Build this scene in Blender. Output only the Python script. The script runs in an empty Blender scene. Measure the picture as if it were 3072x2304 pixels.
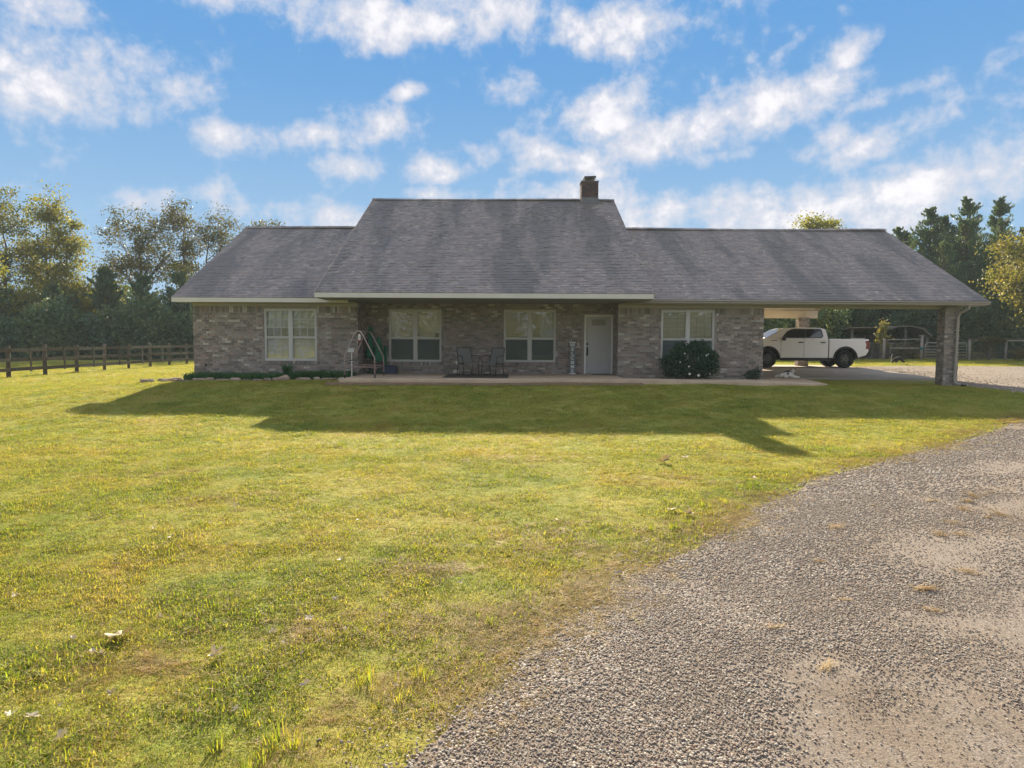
import bpy, bmesh, math, random
import numpy as np
from mathutils import Vector, Matrix, noise as mnoise
random.seed(7)
SC = bpy.context.scene
COL = SC.collection
R = math.radians

# ------------------------------------------------------------------ camera
cam_d = bpy.data.cameras.new("camera")
cam_d.sensor_width = 36.0
cam_d.lens = 36.0 * 2130.0 / 3072.0
cam_d.clip_start = 0.1
cam_d.clip_end = 3000
cam = bpy.data.objects.new("camera", cam_d)
COL.objects.link(cam)
cam.matrix_world = Matrix.Translation((0, 0, 1.4)) @ Matrix.Rotation(R(90 - 3.6), 4, 'X') @ Matrix.Rotation(R(0.28), 4, 'Z')
SC.camera = cam

# ------------------------------------------------------------------ light
SUN_EL, SUN_AZ = 25.0, -4.6          # degrees; azimuth from +Y towards +X
sun_d = bpy.data.lights.new("sun", 'SUN')
sun_d.energy = 3.2
sun_d.angle = R(0.55)
sun_d.color = (1.0, 0.82, 0.58)
sun = bpy.data.objects.new("sun", sun_d)
COL.objects.link(sun)
sdir = Vector((math.sin(R(SUN_AZ)) * math.cos(R(SUN_EL)), math.cos(R(SUN_AZ)) * math.cos(R(SUN_EL)), math.sin(R(SUN_EL))))
sun.rotation_euler = sdir.to_track_quat('Z', 'Y').to_euler()
sun.location = (0, 30, 60)

SC.view_settings.view_transform = 'Standard'
SC.view_settings.look = 'None'
SC.view_settings.gamma = 1.0
SC.view_settings.use_curve_mapping = False
SC.view_settings.exposure = 2.15
try:
    SC.cycles.max_bounces = 8
    SC.cycles.transparent_max_bounces = 12
    SC.cycles.caustics_reflective = False
    SC.cycles.caustics_refractive = False
    SC.cycles.sample_clamp_indirect = 6.0
except Exception:
    pass


class NT:
    """tiny helper to write node trees"""
    def __init__(s, tree):
        s.t = tree
        s.n = tree.nodes
        s.l = tree.links
    def new(s, typ, **kw):
        nd = s.n.new(typ)
        for k, v in kw.items():
            setattr(nd, k, v)
        return nd
    def put(s, sock, v):
        if v is None:
            return
        if hasattr(v, 'is_output') or isinstance(v, bpy.types.NodeSocket):
            s.l.new(v, sock)
        else:
            sock.default_value = v
    def math(s, op, a, b=None, c=None, clamp=False):
        nd = s.new('ShaderNodeMath', operation=op)
        nd.use_clamp = clamp
        s.put(nd.inputs[0], a)
        s.put(nd.inputs[1], b)
        if c is not None:
            s.put(nd.inputs[2], c)
        return nd.outputs[0]
    def vmath(s, op, a, b=None):
        nd = s.new('ShaderNodeVectorMath', operation=op)
        s.put(nd.inputs[0], a)
        if b is not None:
            s.put(nd.inputs[1], b)
        return nd.outputs['Value'] if op in ('LENGTH', 'DOT_PRODUCT', 'DISTANCE') else nd.outputs[0]
    def mix(s, fac, a, b, blend='MIX'):
        nd = s.new('ShaderNodeMix', data_type='RGBA', blend_type=blend)
        s.put(nd.inputs[0], fac)
        s.put(nd.inputs[6], a)
        s.put(nd.inputs[7], b)
        return nd.outputs[2]
    def noise(s, vec, scale, detail=3.0, rough=0.55, dist=0.0):
        nd = s.new('ShaderNodeTexNoise')
        s.put(nd.inputs['Vector'], vec)
        nd.inputs['Scale'].default_value = scale
        nd.inputs['Detail'].default_value = detail
        nd.inputs['Roughness'].default_value = rough
        nd.inputs['Distortion'].default_value = dist
        return nd.outputs['Fac']
    def ramp(s, fac, stops, interp='LINEAR'):
        nd = s.new('ShaderNodeValToRGB')
        cr = nd.color_ramp
        cr.interpolation = interp
        while len(cr.elements) > 1:
            cr.elements.remove(cr.elements[-1])
        cr.elements[0].position = stops[0][0]
        cr.elements[0].color = c4(stops[0][1])
        for p, c in stops[1:]:
            e = cr.elements.new(p)
            e.color = c4(c)
        s.put(nd.inputs[0], fac)
        return nd.outputs[0]
    def mrange(s, v, a, b, c=0.0, d=1.0, smooth=True):
        nd = s.new('ShaderNodeMapRange')
        nd.interpolation_type = 'SMOOTHSTEP' if smooth else 'LINEAR'
        s.put(nd.inputs[0], v)
        for i, x in enumerate((a, b, c, d)):
            s.put(nd.inputs[1 + i], x)
        return nd.outputs[0]


def c4(c):
    if isinstance(c, (int, float)):
        return (c, c, c, 1.0)
    return (c[0], c[1], c[2], 1.0)


# ------------------------------------------------------------------ sky
world = bpy.data.worlds.new("World")
SC.world = world
world.use_nodes = True
W = NT(world.node_tree)
W.n.clear()
w_out = W.new('ShaderNodeOutputWorld')
w_bg = W.new('ShaderNodeBackground')
W.l.new(w_bg.outputs[0], w_out.inputs[0])
SKY_STRENGTH = 0.075
w_bg.inputs['Strength'].default_value = SKY_STRENGTH
sky = W.new('ShaderNodeTexSky', sky_type='NISHITA')
sky.sun_disc = False
sky.sun_elevation = R(SUN_EL)
sky.sun_rotation = R(SUN_AZ)
sky.altitude = 0
sky.air_density = 1.0
sky.dust_density = 0.25
sky.ozone_density = 2.0
w_dir = W.new('ShaderNodeTexCoord').outputs['Generated']
w_sep = W.new('ShaderNodeSeparateXYZ')
W.l.new(w_dir, w_sep.inputs[0])
wx, wy, wz = w_sep.outputs
w_az = W.math('ARCTAN2', wx, wy)
w_el = W.math('ARCSINE', wz)
w_ae = W.new('ShaderNodeCombineXYZ')
W.l.new(w_az, w_ae.inputs[0])
W.l.new(w_el, w_ae.inputs[1])
# cloud layer: noise on a flat layer overhead, gathered into cumulus banks by soft ellipses in azimuth / elevation
zc = W.math('ADD', W.math('MAXIMUM', wz, 0.0), 0.16)
w_p = W.new('ShaderNodeCombineXYZ')
W.l.new(W.math('DIVIDE', wx, zc), w_p.inputs[0])
W.l.new(W.math('DIVIDE', wy, zc), w_p.inputs[1])
BANKS = [  # az, el, half width, half height (degrees), turn, amount
    (27.22, 9.87, 10.50, 2.46, 6, 0.97),
    (13.33, 9.72, 7.97, 1.72, 5, 0.90),
    (-1.04, 14.63, 3.17, 1.20, 10, 0.80),
    (22.76, 13.65, 3.07, 1.12, 20, 0.60),
    (30.44, 15.34, 1.73, 0.62, 20, 0.45),
    (-14.91, 17.11, 1.48, 0.57, 0, 0.35),
    (-28.97, 18.58, 1.84, 0.80, 10, 0.60),
    (-31.75, 16.70, 6.69, 2.76, 8, 1.00),
    (-27.21, 16.19, 2.33, 1.67, 0, 0.80),
    (-34.14, 11.23, 2.81, 1.45, 30, 0.55),
    (-32.55, 20.60, 3.07, 1.12, 0, 0.80),
    (-7.56, 23.33, 11.18, 1.98, 5, 1.05),
    (-17.94, 23.46, 6.33, 1.20, 0, 0.70),
    (7.76, 22.85, 5.55, 1.99, 0, 1.00),
    (0.49, 22.69, 2.87, 1.49, 0, 0.75),
    (-21.36, 14.37, 3.03, 1.30, 0, 0.95),
    (-16.65, 14.91, 3.70, 1.15, 10, 0.90),
    (-11.69, 15.72, 3.84, 1.62, 10, 0.80),
    (-12.72, 13.04, 3.05, 1.20, 0, 0.80),
    (-8.23, 18.52, 1.42, 0.59, 10, 0.85),
    (8.10, 17.37, 7.55, 2.17, 12, 0.85),
    (13.95, 15.93, 7.86, 2.17, 14, 1.00),
    (20.39, 17.00, 5.76, 1.96, 18, 0.95),
    (24.76, 19.56, 2.23, 1.13, 25, 0.85),
    (27.99, 16.93, 3.75, 0.71, 14, 0.70),
    (26.88, 13.67, 5.19, 1.20, 22, 0.80),
    (20.74, 20.61, 1.81, 0.42, 30, 0.50),
    (24.01, 9.18, 14.88, 1.97, 3, 0.95),
    (5.59, 10.90, 8.48, 1.74, 0, 0.80),
    (2.92, 14.15, 6.26, 1.69, -10, 0.85),
    (-6.04, 13.08, 3.42, 1.10, 10, 0.75),
    (-6.83, 11.32, 2.36, 0.62, 0, 0.70),
    (34.40, 18.22, 1.91, 1.33, 35, 0.70),
    (14.00, 13.58, 4.38, 0.71, 5, 0.50),
    (-18.89, 9.30, 8.17, 1.20, 0, 0.55),
    (-13.77, 9.20, 3.81, 0.99, 0, 0.75),
    (-20.54, 9.20, 1.65, 0.95, 0, 0.70),
    (-25.68, 9.76, 4.46, 1.14, 10, 0.45),
    (33.08, 11.03, 3.90, 1.88, 20, 0.50),
    (0.25, 18.90, 2.36, 1.36, 0, 0.50),
]
acc = None
for (a0, e0, ra, re, rot, amt) in BANKS:
    mp = W.new('ShaderNodeMapping', vector_type='TEXTURE')
    W.l.new(w_ae.outputs[0], mp.inputs['Vector'])
    mp.inputs['Location'].default_value = (R(a0), R(e0), 0)
    mp.inputs['Rotation'].default_value = (0, 0, R(rot))
    mp.inputs['Scale'].default_value = (R(ra), R(re), 1)
    ln = W.vmath('LENGTH', mp.outputs[0])
    v = W.mrange(ln, 1.75, 0.1, 0.0, amt)
    acc = v if acc is None else W.math('MAXIMUM', acc, v)
# cloud round the unseen sky, denser than in view to add fill light
rest = W.math('MULTIPLY', W.mrange(W.noise(w_p.outputs[0], 0.8, 2.0), 0.34, 0.56, 0.25, 1.05),
              W.math('MAXIMUM', W.mrange(W.math('ABSOLUTE', w_az), R(37), R(46)), W.mrange(w_el, R(22.5), R(28))))
acc = W.math('MAXIMUM', acc, rest)
n1 = W.noise(w_p.outputs[0], 2.4, 9.0, 0.58, 0.12)
n2 = W.noise(w_ae.outputs[0], 11.0, 9.0, 0.62, 0.1)
n3 = W.noise(w_ae.outputs[0], 34.0, 7.0, 0.62, 0.1)
nn = W.math('ADD', W.math('ADD', W.math('MULTIPLY', n1, 0.24), W.math('MULTIPLY', n2, 0.50)), W.math('MULTIPLY', n3, 0.26))
dens = W.math('ADD', W.math('MULTIPLY', W.math('SUBTRACT', nn, 0.5), 5.0), W.math('SUBTRACT', acc, 0.42))
cov = W.mrange(dens, -0.28, 0.60, 0.0, 0.94)
thick = W.mrange(dens, 0.05, 0.95)
# grey undersides where the cloud is thick, seen against noise
under = W.noise(w_ae.outputs[0], 14.0, 5.0, 0.55)
shade = W.mrange(W.math('ADD', thick, W.math('MULTIPLY', W.math('SUBTRACT', under, 0.5), 0.9)), 0.25, 1.1, 0.0, 1.0)
cl_col = W.mix(shade, (2.2, 2.25, 2.5, 1), (3.15, 3.05, 3.1, 1))
sky_col = W.mix(1.0, sky.outputs[0], (1.0, 1.0, 1.0, 1), 'MULTIPLY')
# keep the aureole of the hidden sun from burning out the thin cloud in front of it
hs = W.new('ShaderNodeSeparateColor'); W.l.new(sky_col, hs.inputs[0])
hc = W.new('ShaderNodeCombineColor')
SKY_LIM = (0.42, 1.12, 2.22)
for i in range(3):
    s_ = hs.outputs[i]
    L_ = SKY_LIM[i]
    q = W.math('DIVIDE', s_, W.math('POWER', W.math('ADD', 1.0, W.math('POWER', W.math('DIVIDE', s_, L_), 4.0)), 0.25))
    W.l.new(q, hc.inputs[i])
low = W.mrange(wz, 0.40, 0.03, 0.0, 0.92)
sky_f = W.mix(low, hc.outputs[0], (1.2, 1.84, 2.5, 1))
fin = W.mix(cov, sky_f, cl_col)
W.l.new(fin, w_bg.inputs['Color'])


# ------------------------------------------------------------------ materials
def new_mat(name):
    m = bpy.data.materials.new(name)
    m.use_nodes = True
    T = NT(m.node_tree)
    T.n.clear()
    out = T.new('ShaderNodeOutputMaterial')
    return m, T, out


def rnd_value(T):
    """a random number per loose piece and per object"""
    geo = T.new('ShaderNodeNewGeometry')
    oi = T.new('ShaderNodeObjectInfo')
    return T.math('FRACT', T.math('ADD', geo.outputs['Random Per Island'], oi.outputs['Random']))


def mk(name, cols, rough=0.75, noise=(6.0, 0.25), bump=None, spec=0.3, metal=0.0, rnd=True, coord='Object', coat=0.0):
    """base colour picked per piece from cols, mottled by noise, with fine relief"""
    m, T, out = new_mat(name)
    bs = T.new('ShaderNodeBsdfPrincipled')
    T.l.new(bs.outputs[0], out.inputs[0])
    tc = T.new('ShaderNodeTexCoord').outputs[coord]
    if not isinstance(cols, list):
        cols = [cols]
    if len(cols) > 1 and rnd:
        r = rnd_value(T)
        col = T.ramp(r, [(i / len(cols), c) for i, c in enumerate(cols)], 'CONSTANT')
    elif len(cols) > 1:
        col = T.ramp(T.noise(tc, noise[0] * 0.35, 4.0), [(0.3 + 0.4 * i / (len(cols) - 1), c) for i, c in enumerate(cols)])
    else:
        col = c4(cols[0])
    if noise and noise[1] > 0:
        nf = T.noise(tc, noise[0], 5.0, 0.6)
        k = T.mrange(nf, 0.25, 0.75, 1.0 - noise[1], 1.0 + noise[1], False)
        cmb = T.new('ShaderNodeCombineColor')
        for i in range(3):
            T.l.new(k, cmb.inputs[i])
        col = T.mix(1.0, col, cmb.outputs[0], 'MULTIPLY')
    T.put(bs.inputs['Base Color'], col)
    bs.inputs['Roughness'].default_value = rough
    bs.inputs['Specular IOR Level'].default_value = spec
    bs.inputs['Metallic'].default_value = metal
    if coat:
        bs.inputs['Coat Weight'].default_value = coat
        bs.inputs['Coat Roughness'].default_value = 0.05
    if bump:
        b = T.new('ShaderNodeBump')
        b.inputs['Strength'].default_value = bump[1]
        b.inputs['Distance'].default_value = bump[2] if len(bump) > 2 else 0.01
        T.l.new(T.noise(tc, bump[0], 6.0, 0.6), b.inputs['Height'])
        T.l.new(b.outputs[0], bs.inputs['Normal'])
    return m


def mk_leaf(name, cols, transl=0.45, clump=0.7, rough=0.55, gain=1.0):
    """leaf: reflects and lets light through; hue varies per leaf and per bough"""
    m, T, out = new_mat(name)
    geo = T.new('ShaderNodeNewGeometry')
    oi = T.new('ShaderNodeObjectInfo')
    r = T.math('FRACT', T.math('ADD', geo.outputs['Random Per Island'], oi.outputs['Random']))
    nz = T.noise(geo.outputs['Position'], clump, 3.0, 0.6)
    v = T.math('ADD', T.math('MULTIPLY', r, 0.45), T.math('MULTIPLY', T.mrange(nz, 0.3, 0.7, 0.0, 1.0, False), 0.55))
    col = T.ramp(v, [(i / max(1, len(cols) - 1), tuple(x * gain for x in c)) for i, c in enumerate(cols)])
    d = T.new('ShaderNodeBsdfPrincipled')
    T.put(d.inputs['Base Color'], col)
    d.inputs['Roughness'].default_value = rough
    d.inputs['Specular IOR Level'].default_value = 0.3
    t = T.new('ShaderNodeBsdfTranslucent')
    tcol = T.mix(1.0, col, (1.25, 1.15, 0.6, 1), 'MULTIPLY')
    T.put(t.inputs['Color'], tcol)
    mx = T.new('ShaderNodeMixShader')
    mx.inputs[0].default_value = transl
    T.l.new(d.outputs[0], mx.inputs[1])
    T.l.new(t.outputs[0], mx.inputs[2])
    T.l.new(mx.outputs[0], out.inputs[0])
    return m


M = {}
# pale to dark brick mix; repeated entries are the more frequent colours
M['brick'] = mk('brick', [(.247, .220, .195), (.298, .264, .233), (.206, .177, .157), (.257, .216, .185), (.175, .156, .141), (.319, .279, .245),
                          (.277, .231, .201), (.226, .199, .179), (.319, .241, .207), (.196, .177, .168), (.268, .236, .211), (.432, .398, .353),
                          (.247, .216, .190), (.298, .273, .249), (.196, .171, .157), (.319, .284, .255)], 0.85, (9.0, 0.28), (60, 0.5, 0.004), 0.2)
M['mortar'] = mk('mortar', [(.30, .27, .24)], 0.95, (14, 0.2), (90, 0.4, 0.003), 0.1)
M['shingle'] = None
M['fascia'] = mk('fascia paint', [(.60, .585, .54)], 0.55, (2.5, 0.06), None, 0.35)
M['tan_paint'] = mk('taupe paint', [(.36, .335, .295)], 0.6, (2.0, 0.07))
M['gutter'] = mk('gutter metal', [(.28, .255, .215)], 0.45, (1.5, 0.08), None, 0.5)
M['soffit'] = mk('soffit', [(.24, .235, .225)], 0.7, (2.0, 0.06))
M['cream'] = mk('cream siding', [(.66, .58, .46)], 0.6, (2.0, 0.05))
M['vinyl'] = mk('white vinyl', [(.50, .495, .475)], 0.45, (3.0, 0.05), None, 0.4)
M['door'] = mk('door paint', [(.44, .435, .43)], 0.4, (2.0, 0.04), None, 0.45)
M['frame_white'] = mk('door frame paint', [(.72, .71, .68)], 0.45, (3.0, .05), None, .4)
M['slat'] = mk('blind slat', [(.62, .585, .51)], 0.6, (2.0, 0.05))
M['shade'] = mk('window shade', [(.33, .315, .27)], 0.8, (1.3, 0.22))
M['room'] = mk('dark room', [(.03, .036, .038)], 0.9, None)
M['black'] = mk('black paint', [(.012, .012, .013)], 0.35, None, None, 0.5)
M['dark_metal'] = mk('dark metal', [(.022, .023, .025)], 0.4, (5, 0.15), None, 0.5)
M['flash'] = mk('flashing', [(.13, .135, .15)], 0.45, (5, 0.15), None, 0.5)
M['rust'] = mk('rusty cap', [(.09, .05, .03), (.03, .028, .03)], 0.7, (6, 0.3), None, 0.3, 0.0, False)
M['concrete'] = mk('concrete', [(.46, .355, .255), (.52, .41, .30), (.41, .315, .23)], 0.9, (2.5, 0.12), (40, 0.25, 0.004), 0.2, 0, False)
M['slab'] = mk('garage concrete', [(.33, .30, .265), (.40, .365, .325)], 0.85, (1.2, 0.15), (40, 0.2, 0.004), 0.25, 0, False)
M['wood'] = mk('weathered wood', [(.19, .165, .14), (.23, .205, .18), (.155, .13, .11), (.27, .245, .22)], 0.9, (8, 0.25), (30, 0.4, 0.006), 0.15)
M['wood_dark'] = mk('dark boards', [(.10, .092, .085), (.075, .07, .066), (.135, .125, .115), (.16, .15, .14)], 0.9, (8, 0.25), (30, 0.4, 0.006), 0.15)
M['bark'] = mk('bark', [(.115, .095, .078), (.16, .135, .11), (.085, .07, .058)], 0.95, (5, 0.3), (18, 0.7, 0.02), 0.1, 0, False)
M['fence_wood'] = mk('old fence wood', [(.105, .088, .072), (.13, .112, .095), (.085, .07, .058), (.15, .135, .12)], 0.9, (8, 0.25), (30, 0.4, 0.006), 0.15)
M['brick_dark'] = mk('sooty brick', [(.105, .072, .070), (.085, .064, .066), (.12, .08, .074), (.075, .06, .064)], 0.88, (9, .25), (60, .5, .004), .2)
M['galv'] = mk('galvanised tube', [(.30, .29, .275)], 0.45, (8, 0.15), None, 0.5)
M['swing'] = mk('faded painted tube', [(.32, .285, .27), (.30, .19, .165)], 0.5, (3, 0.15), None, 0.4, 0, False)
M['green_cloth'] = mk('green canvas', [(.018, .135, .075)], 0.85, (5, 0.25))
M['white_plastic'] = mk('white plastic', [(.62, .60, .55)], 0.5, (4, 0.06))
M['blue_plastic'] = mk('navy plastic', [(.025, .035, .075)], 0.5, (4, 0.1))
M['sling'] = mk('grey sling mesh', [(.17, .168, .16)], 0.75, (40, 0.08))
M['rug'] = mk('doormat', [(.060, .052, .046)], 0.95, (25, 0.3), (80, 0.6, 0.006))
M['sign_grey'] = mk('sign board', [(.16, .18, .19)], 0.7, (9, 0.12))
M['sign_white'] = mk('sign lettering', [(.80, .80, .78)], 0.7, (9, 0.06))
M['rock'] = mk('field stone', [(.26, .20, .15), (.32, .25, .19), (.20, .16, .13), (.36, .31, .25)], 0.95, (4, 0.3), (14, 0.7, 0.02), 0.15)
M['truck'] = mk('white truck paint', [(.80, .79, .765)], 0.28, (1.0, 0.015), None, 0.5, 0, False, 'Object', 0.5)
M['tyre'] = mk('tyre rubber', [(.014, .014, .015)], 0.8, (20, 0.2), None, 0.25)
M['rim'] = mk('black rim', [(.03, .03, .033)], 0.3, None, None, 0.6)
M['chrome'] = mk('bright metal', [(.7, .7, .7)], 0.2, None, None, 0.6, 1.0)
M['tail'] = mk('tail lamp', [(.20, .010, .012)], 0.25, None, None, 0.6)
M['trim'] = mk('black trim', [(.025, .026, .028)], 0.6, (6, 0.15))
M['petal'] = mk('white petal', [(.75, .74, .70)], 0.7, None)
M['tan_dry'] = mk_leaf('dry straw', [(.30, .21, .09), (.40, .29, .13), (.24, .16, .07)], 0.3, 3.0)
M['pale_leaf'] = mk_leaf('pale dead leaf', [(.32, .275, .21), (.44, .40, .33), (.25, .18, .12)], 0.18, 3.0)
M['red_leaf'] = mk_leaf('russet dead leaf', [(.26, .075, .03), (.32, .10, .035), (.18, .06, .03)], 0.35, 3.0)
M['foil'] = mk('crinkled foil', [(.62, .62, .56)], 0.3, None, (7.5, 1.0, 0.05), 0.5, 0.45)


def glass_mat(name, tint, refl=1.0):
    m, T, out = new_mat(name)
    tr = T.new('ShaderNodeBsdfTransparent')
    tr.inputs[0].default_value = c4(tint)
    gl = T.new('ShaderNodeBsdfGlossy')
    gl.inputs['Roughness'].default_value = 0.02
    gl.inputs['Color'].default_value = (1, 1, 1, 1)
    fr = T.new('ShaderNodeFresnel')
    fr.inputs['IOR'].default_value = 1.52
    tc = T.new('ShaderNodeTexCoord').outputs['Object']
    b = T.new('ShaderNodeBump')
    b.inputs['Strength'].default_value = 0.3
    b.inputs['Distance'].default_value = 0.02
    T.l.new(T.noise(tc, 2.2, 2.0), b.inputs['Height'])
    T.l.new(b.outputs[0], gl.inputs['Normal'])
    mx = T.new('ShaderNodeMixShader')
    T.l.new(T.math('MULTIPLY', fr.outputs[0], refl * 3.6, clamp=True), mx.inputs[0])
    T.l.new(tr.outputs[0], mx.inputs[1])
    T.l.new(gl.outputs[0], mx.inputs[2])
    T.l.new(mx.outputs[0], out.inputs[0])
    return m


M['glass'] = glass_mat('window glass', (.92, .95, .93))
M['tint_glass'] = mk('tinted glass', [(.008, .010, .012)], 0.04, None, None, 0.5)
M['wedge_grey'] = mk('painted light wedge', [(.16, .185, .20)], 0.08, None, None, 0.5)  # grey for the light wedge painted on the rear side windows


def screen_mat():
    m, T, out = new_mat('insect screen')
    tr = T.new('ShaderNodeBsdfTransparent')
    tr.inputs[0].default_value = (.6, .68, .68, 1)
    df = T.new('ShaderNodeBsdfDiffuse')
    df.inputs[0].default_value = (.14, .17, .175, 1)
    mx = T.new('ShaderNodeMixShader')
    mx.inputs[0].default_value = 0.5
    T.l.new(tr.outputs[0], mx.inputs[1])
    T.l.new(df.outputs[0], mx.inputs[2])
    T.l.new(mx.outputs[0], out.inputs[0])
    return m


M['screen'] = screen_mat()


def shingle_mat():
    m, T, out = new_mat('asphalt shingle')
    bs = T.new('ShaderNodeBsdfPrincipled')
    T.l.new(bs.outputs[0], out.inputs[0])
    geo = T.new('ShaderNodeNewGeometry')
    pos = geo.outputs['Position']
    r = rnd_value(T)
    col = T.ramp(r, [(0.0, (.255, .215, .198)), (.14, (.225, .192, .182)), (.28, (.285, .235, .212)), (.42, (.24, .21, .20)),
                     (.56, (.185, .16, .156)), (.70, (.30, .245, .218)), (.82, (.23, .205, .20)), (.94, (.34, .295, .265))], 'CONSTANT')
    # dark weather streaks that run down the slope
    mp = T.new('ShaderNodeMapping')
    T.l.new(pos, mp.inputs['Vector'])
    mp.inputs['Rotation'].default_value = (0, 0, R(-24))
    mp.inputs['Scale'].default_value = (0.75, 0.14, 0.14)
    st = T.noise(mp.outputs[0], 1.0, 4.0, 0.6, 0.4)
    col = T.mix(T.mrange(st, 0.46, 0.63, 0.0, 0.78), col, (.105, .100, .102, 1))
    big = T.noise(pos, 0.35, 3.0)
    col = T.mix(T.mrange(big, 0.45, 0.75, 0.0, 0.35), col, (.20, .175, .165, 1))
    gr = T.noise(pos, 90.0, 3.0, 0.7)
    k = T.mrange(gr, 0.3, 0.7, 0.66, 1.34, False)
    cmb = T.new('ShaderNodeCombineColor')
    for i in range(3):
        T.l.new(k, cmb.inputs[i])
    col = T.mix(1.0, col, cmb.outputs[0], 'MULTIPLY')
    T.put(bs.inputs['Base Color'], col)
    bs.inputs['Roughness'].default_value = 0.55
    bs.inputs['Specular IOR Level'].default_value = 0.6
    b = T.new('ShaderNodeBump')
    b.inputs['Strength'].default_value = 0.6
    b.inputs['Distance'].default_value = 0.006
    T.l.new(T.noise(pos, 55.0, 4.0, 0.7), b.inputs['Height'])
    T.l.new(b.outputs[0], bs.inputs['Normal'])
    return m


M['shingle'] = shingle_mat()


# ------------------------------------------------------------------ building blocks
class MB:
    """collects shapes and links them as ONE mesh object"""
    def __init__(s):
        s.v = []
        s.f = []
        s.mi = []
        s.cur = 0
    def quad(s, *pts):
        n = len(s.v)
        s.v += [tuple(p) for p in pts]
        s.f.append(tuple(range(n, n + len(pts))))
        s.mi.append(s.cur)
    def box(s, x0, x1, y0, y1, z0, z1):
        n = len(s.v)
        s.v += [(x0, y0, z0), (x1, y0, z0), (x1, y1, z0), (x0, y1, z0), (x0, y0, z1), (x1, y0, z1), (x1, y1, z1), (x0, y1, z1)]
        for f in ((0, 3, 2, 1), (4, 5, 6, 7), (0, 1, 5, 4), (1, 2, 6, 5), (2, 3, 7, 6), (3, 0, 4, 7)):
            s.f.append(tuple(n + i for i in f))
            s.mi.append(s.cur)
    def obox(s, c, size, mat3):
        n = len(s.v)
        c = Vector(c)
        for dz in (-.5, .5):
            for dx, dy in ((-.5, -.5), (.5, -.5), (.5, .5), (-.5, .5)):
                s.v.append(tuple(c + mat3 @ Vector((dx * size[0], dy * size[1], dz * size[2]))))
        for f in ((0, 3, 2, 1), (4, 5, 6, 7), (0, 1, 5, 4), (1, 2, 6, 5), (2, 3, 7, 6), (3, 0, 4, 7)):
            s.f.append(tuple(n + i for i in f))
            s.mi.append(s.cur)
    def tube(s, pts, rad, n=8, caps=True, closed=False):
        pts = [Vector(p) for p in pts]
        if not isinstance(rad, (list, tuple)):
            rad = [rad] * len(pts)
        base = len(s.v)
        prev = None
        m = len(pts)
        for i, p in enumerate(pts):
            if closed:
                t = (pts[(i + 1) % m] - pts[i - 1]).normalized()
            else:
                t = (pts[min(i + 1, m - 1)] - pts[max(i - 1, 0)]).normalized()
            if prev is None:
                a = t.orthogonal().normalized()
            else:
                a = (prev - t * prev.dot(t))
                a = a.normalized() if a.length > 1e-6 else t.orthogonal().normalized()
            prev = a
            b = t.cross(a)
            for k in range(n):
                an = 2 * math.pi * k / n
                s.v.append(tuple(p + (a * math.cos(an) + b * math.sin(an)) * rad[i]))
        for i in range(m if closed else m - 1):
            i2 = (i + 1) % m
            for k in range(n):
                k2 = (k + 1) % n
                s.f.append((base + i * n + k, base + i * n + k2, base + i2 * n + k2, base + i2 * n + k))
                s.mi.append(s.cur)
        if caps and not closed:
            s.f.append(tuple(base + k for k in reversed(range(n))))
            s.f.append(tuple(base + (m - 1) * n + k for k in range(n)))
            s.mi += [s.cur, s.cur]
    def prism(s, poly, fn, d0, d1):
        """poly: 2-D outline; fn(a, b, d) -> xyz; extruded from d0 to d1"""
        n = len(s.v)
        k = len(poly)
        s.v += [tuple(fn(a, b, d0)) for a, b in poly] + [tuple(fn(a, b, d1)) for a, b in poly]
        s.f.append(tuple(range(n, n + k)))
        s.f.append(tuple(reversed(range(n + k, n + 2 * k))))
        s.mi += [s.cur, s.cur]
        for i in range(k):
            j = (i + 1) % k
            s.f.append((n + j, n + i, n + k + i, n + k + j))
            s.mi.append(s.cur)
    def lathe(s, prof, c=(0, 0, 0), n=16):
        base = len(s.v)
        for r, z in prof:
            for k in range(n):
                an = 2 * math.pi * k / n
                s.v.append((c[0] + r * math.cos(an), c[1] + r * math.sin(an), c[2] + z))
        for i in range(len(prof) - 1):
            for k in range(n):
                k2 = (k + 1) % n
                s.f.append((base + i * n + k, base + i * n + k2, base + (i + 1) * n + k2, base + (i + 1) * n + k))
                s.mi.append(s.cur)
    def mesh(s, name, mats, origin=(0, 0, 0), smooth=False):
        me = bpy.data.meshes.new(name)
        ox, oy, oz = origin
        me.from_pydata([(x - ox, y - oy, z - oz) for x, y, z in s.v], [], s.f)
        for m in (mats if isinstance(mats, list) else [mats]):
            me.materials.append(m)
        if isinstance(mats, list) and len(mats) > 1:
            me.polygons.foreach_set('material_index', s.mi)
        bm = bmesh.new()
        bm.from_mesh(me)
        bmesh.ops.recalc_face_normals(bm, faces=bm.faces)
        bm.to_mesh(me)
        bm.free()
        if smooth:
            me.polygons.foreach_set('use_smooth', [True] * len(me.polygons))
        me.update()
        return me
    def build(s, name, mats, parent=None, origin=(0, 0, 0), smooth=False, bevel=0.0):
        o = bpy.data.objects.new(name, s.mesh(name, mats, origin, smooth))
        COL.objects.link(o)
        o.parent = parent
        if bevel:
            b = o.modifiers.new('bevel', 'BEVEL')
            b.width = bevel
            b.segments = 2
            b.limit_method = 'ANGLE'
        return o


def link(name, me, parent=None, loc=(0, 0, 0), rot=(0, 0, 0), scale=(1, 1, 1)):
    o = bpy.data.objects.new(name, me)
    COL.objects.link(o)
    o.parent = parent
    o.location = loc
    o.rotation_euler = rot
    o.scale = scale
    return o


def tag(o, label=None, cat=None, group=None, kind=None):
    if label:
        o['label'] = label
    if cat:
        o['category'] = cat
    if group:
        o['group'] = group
    if kind:
        o['kind'] = kind
    return o


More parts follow.
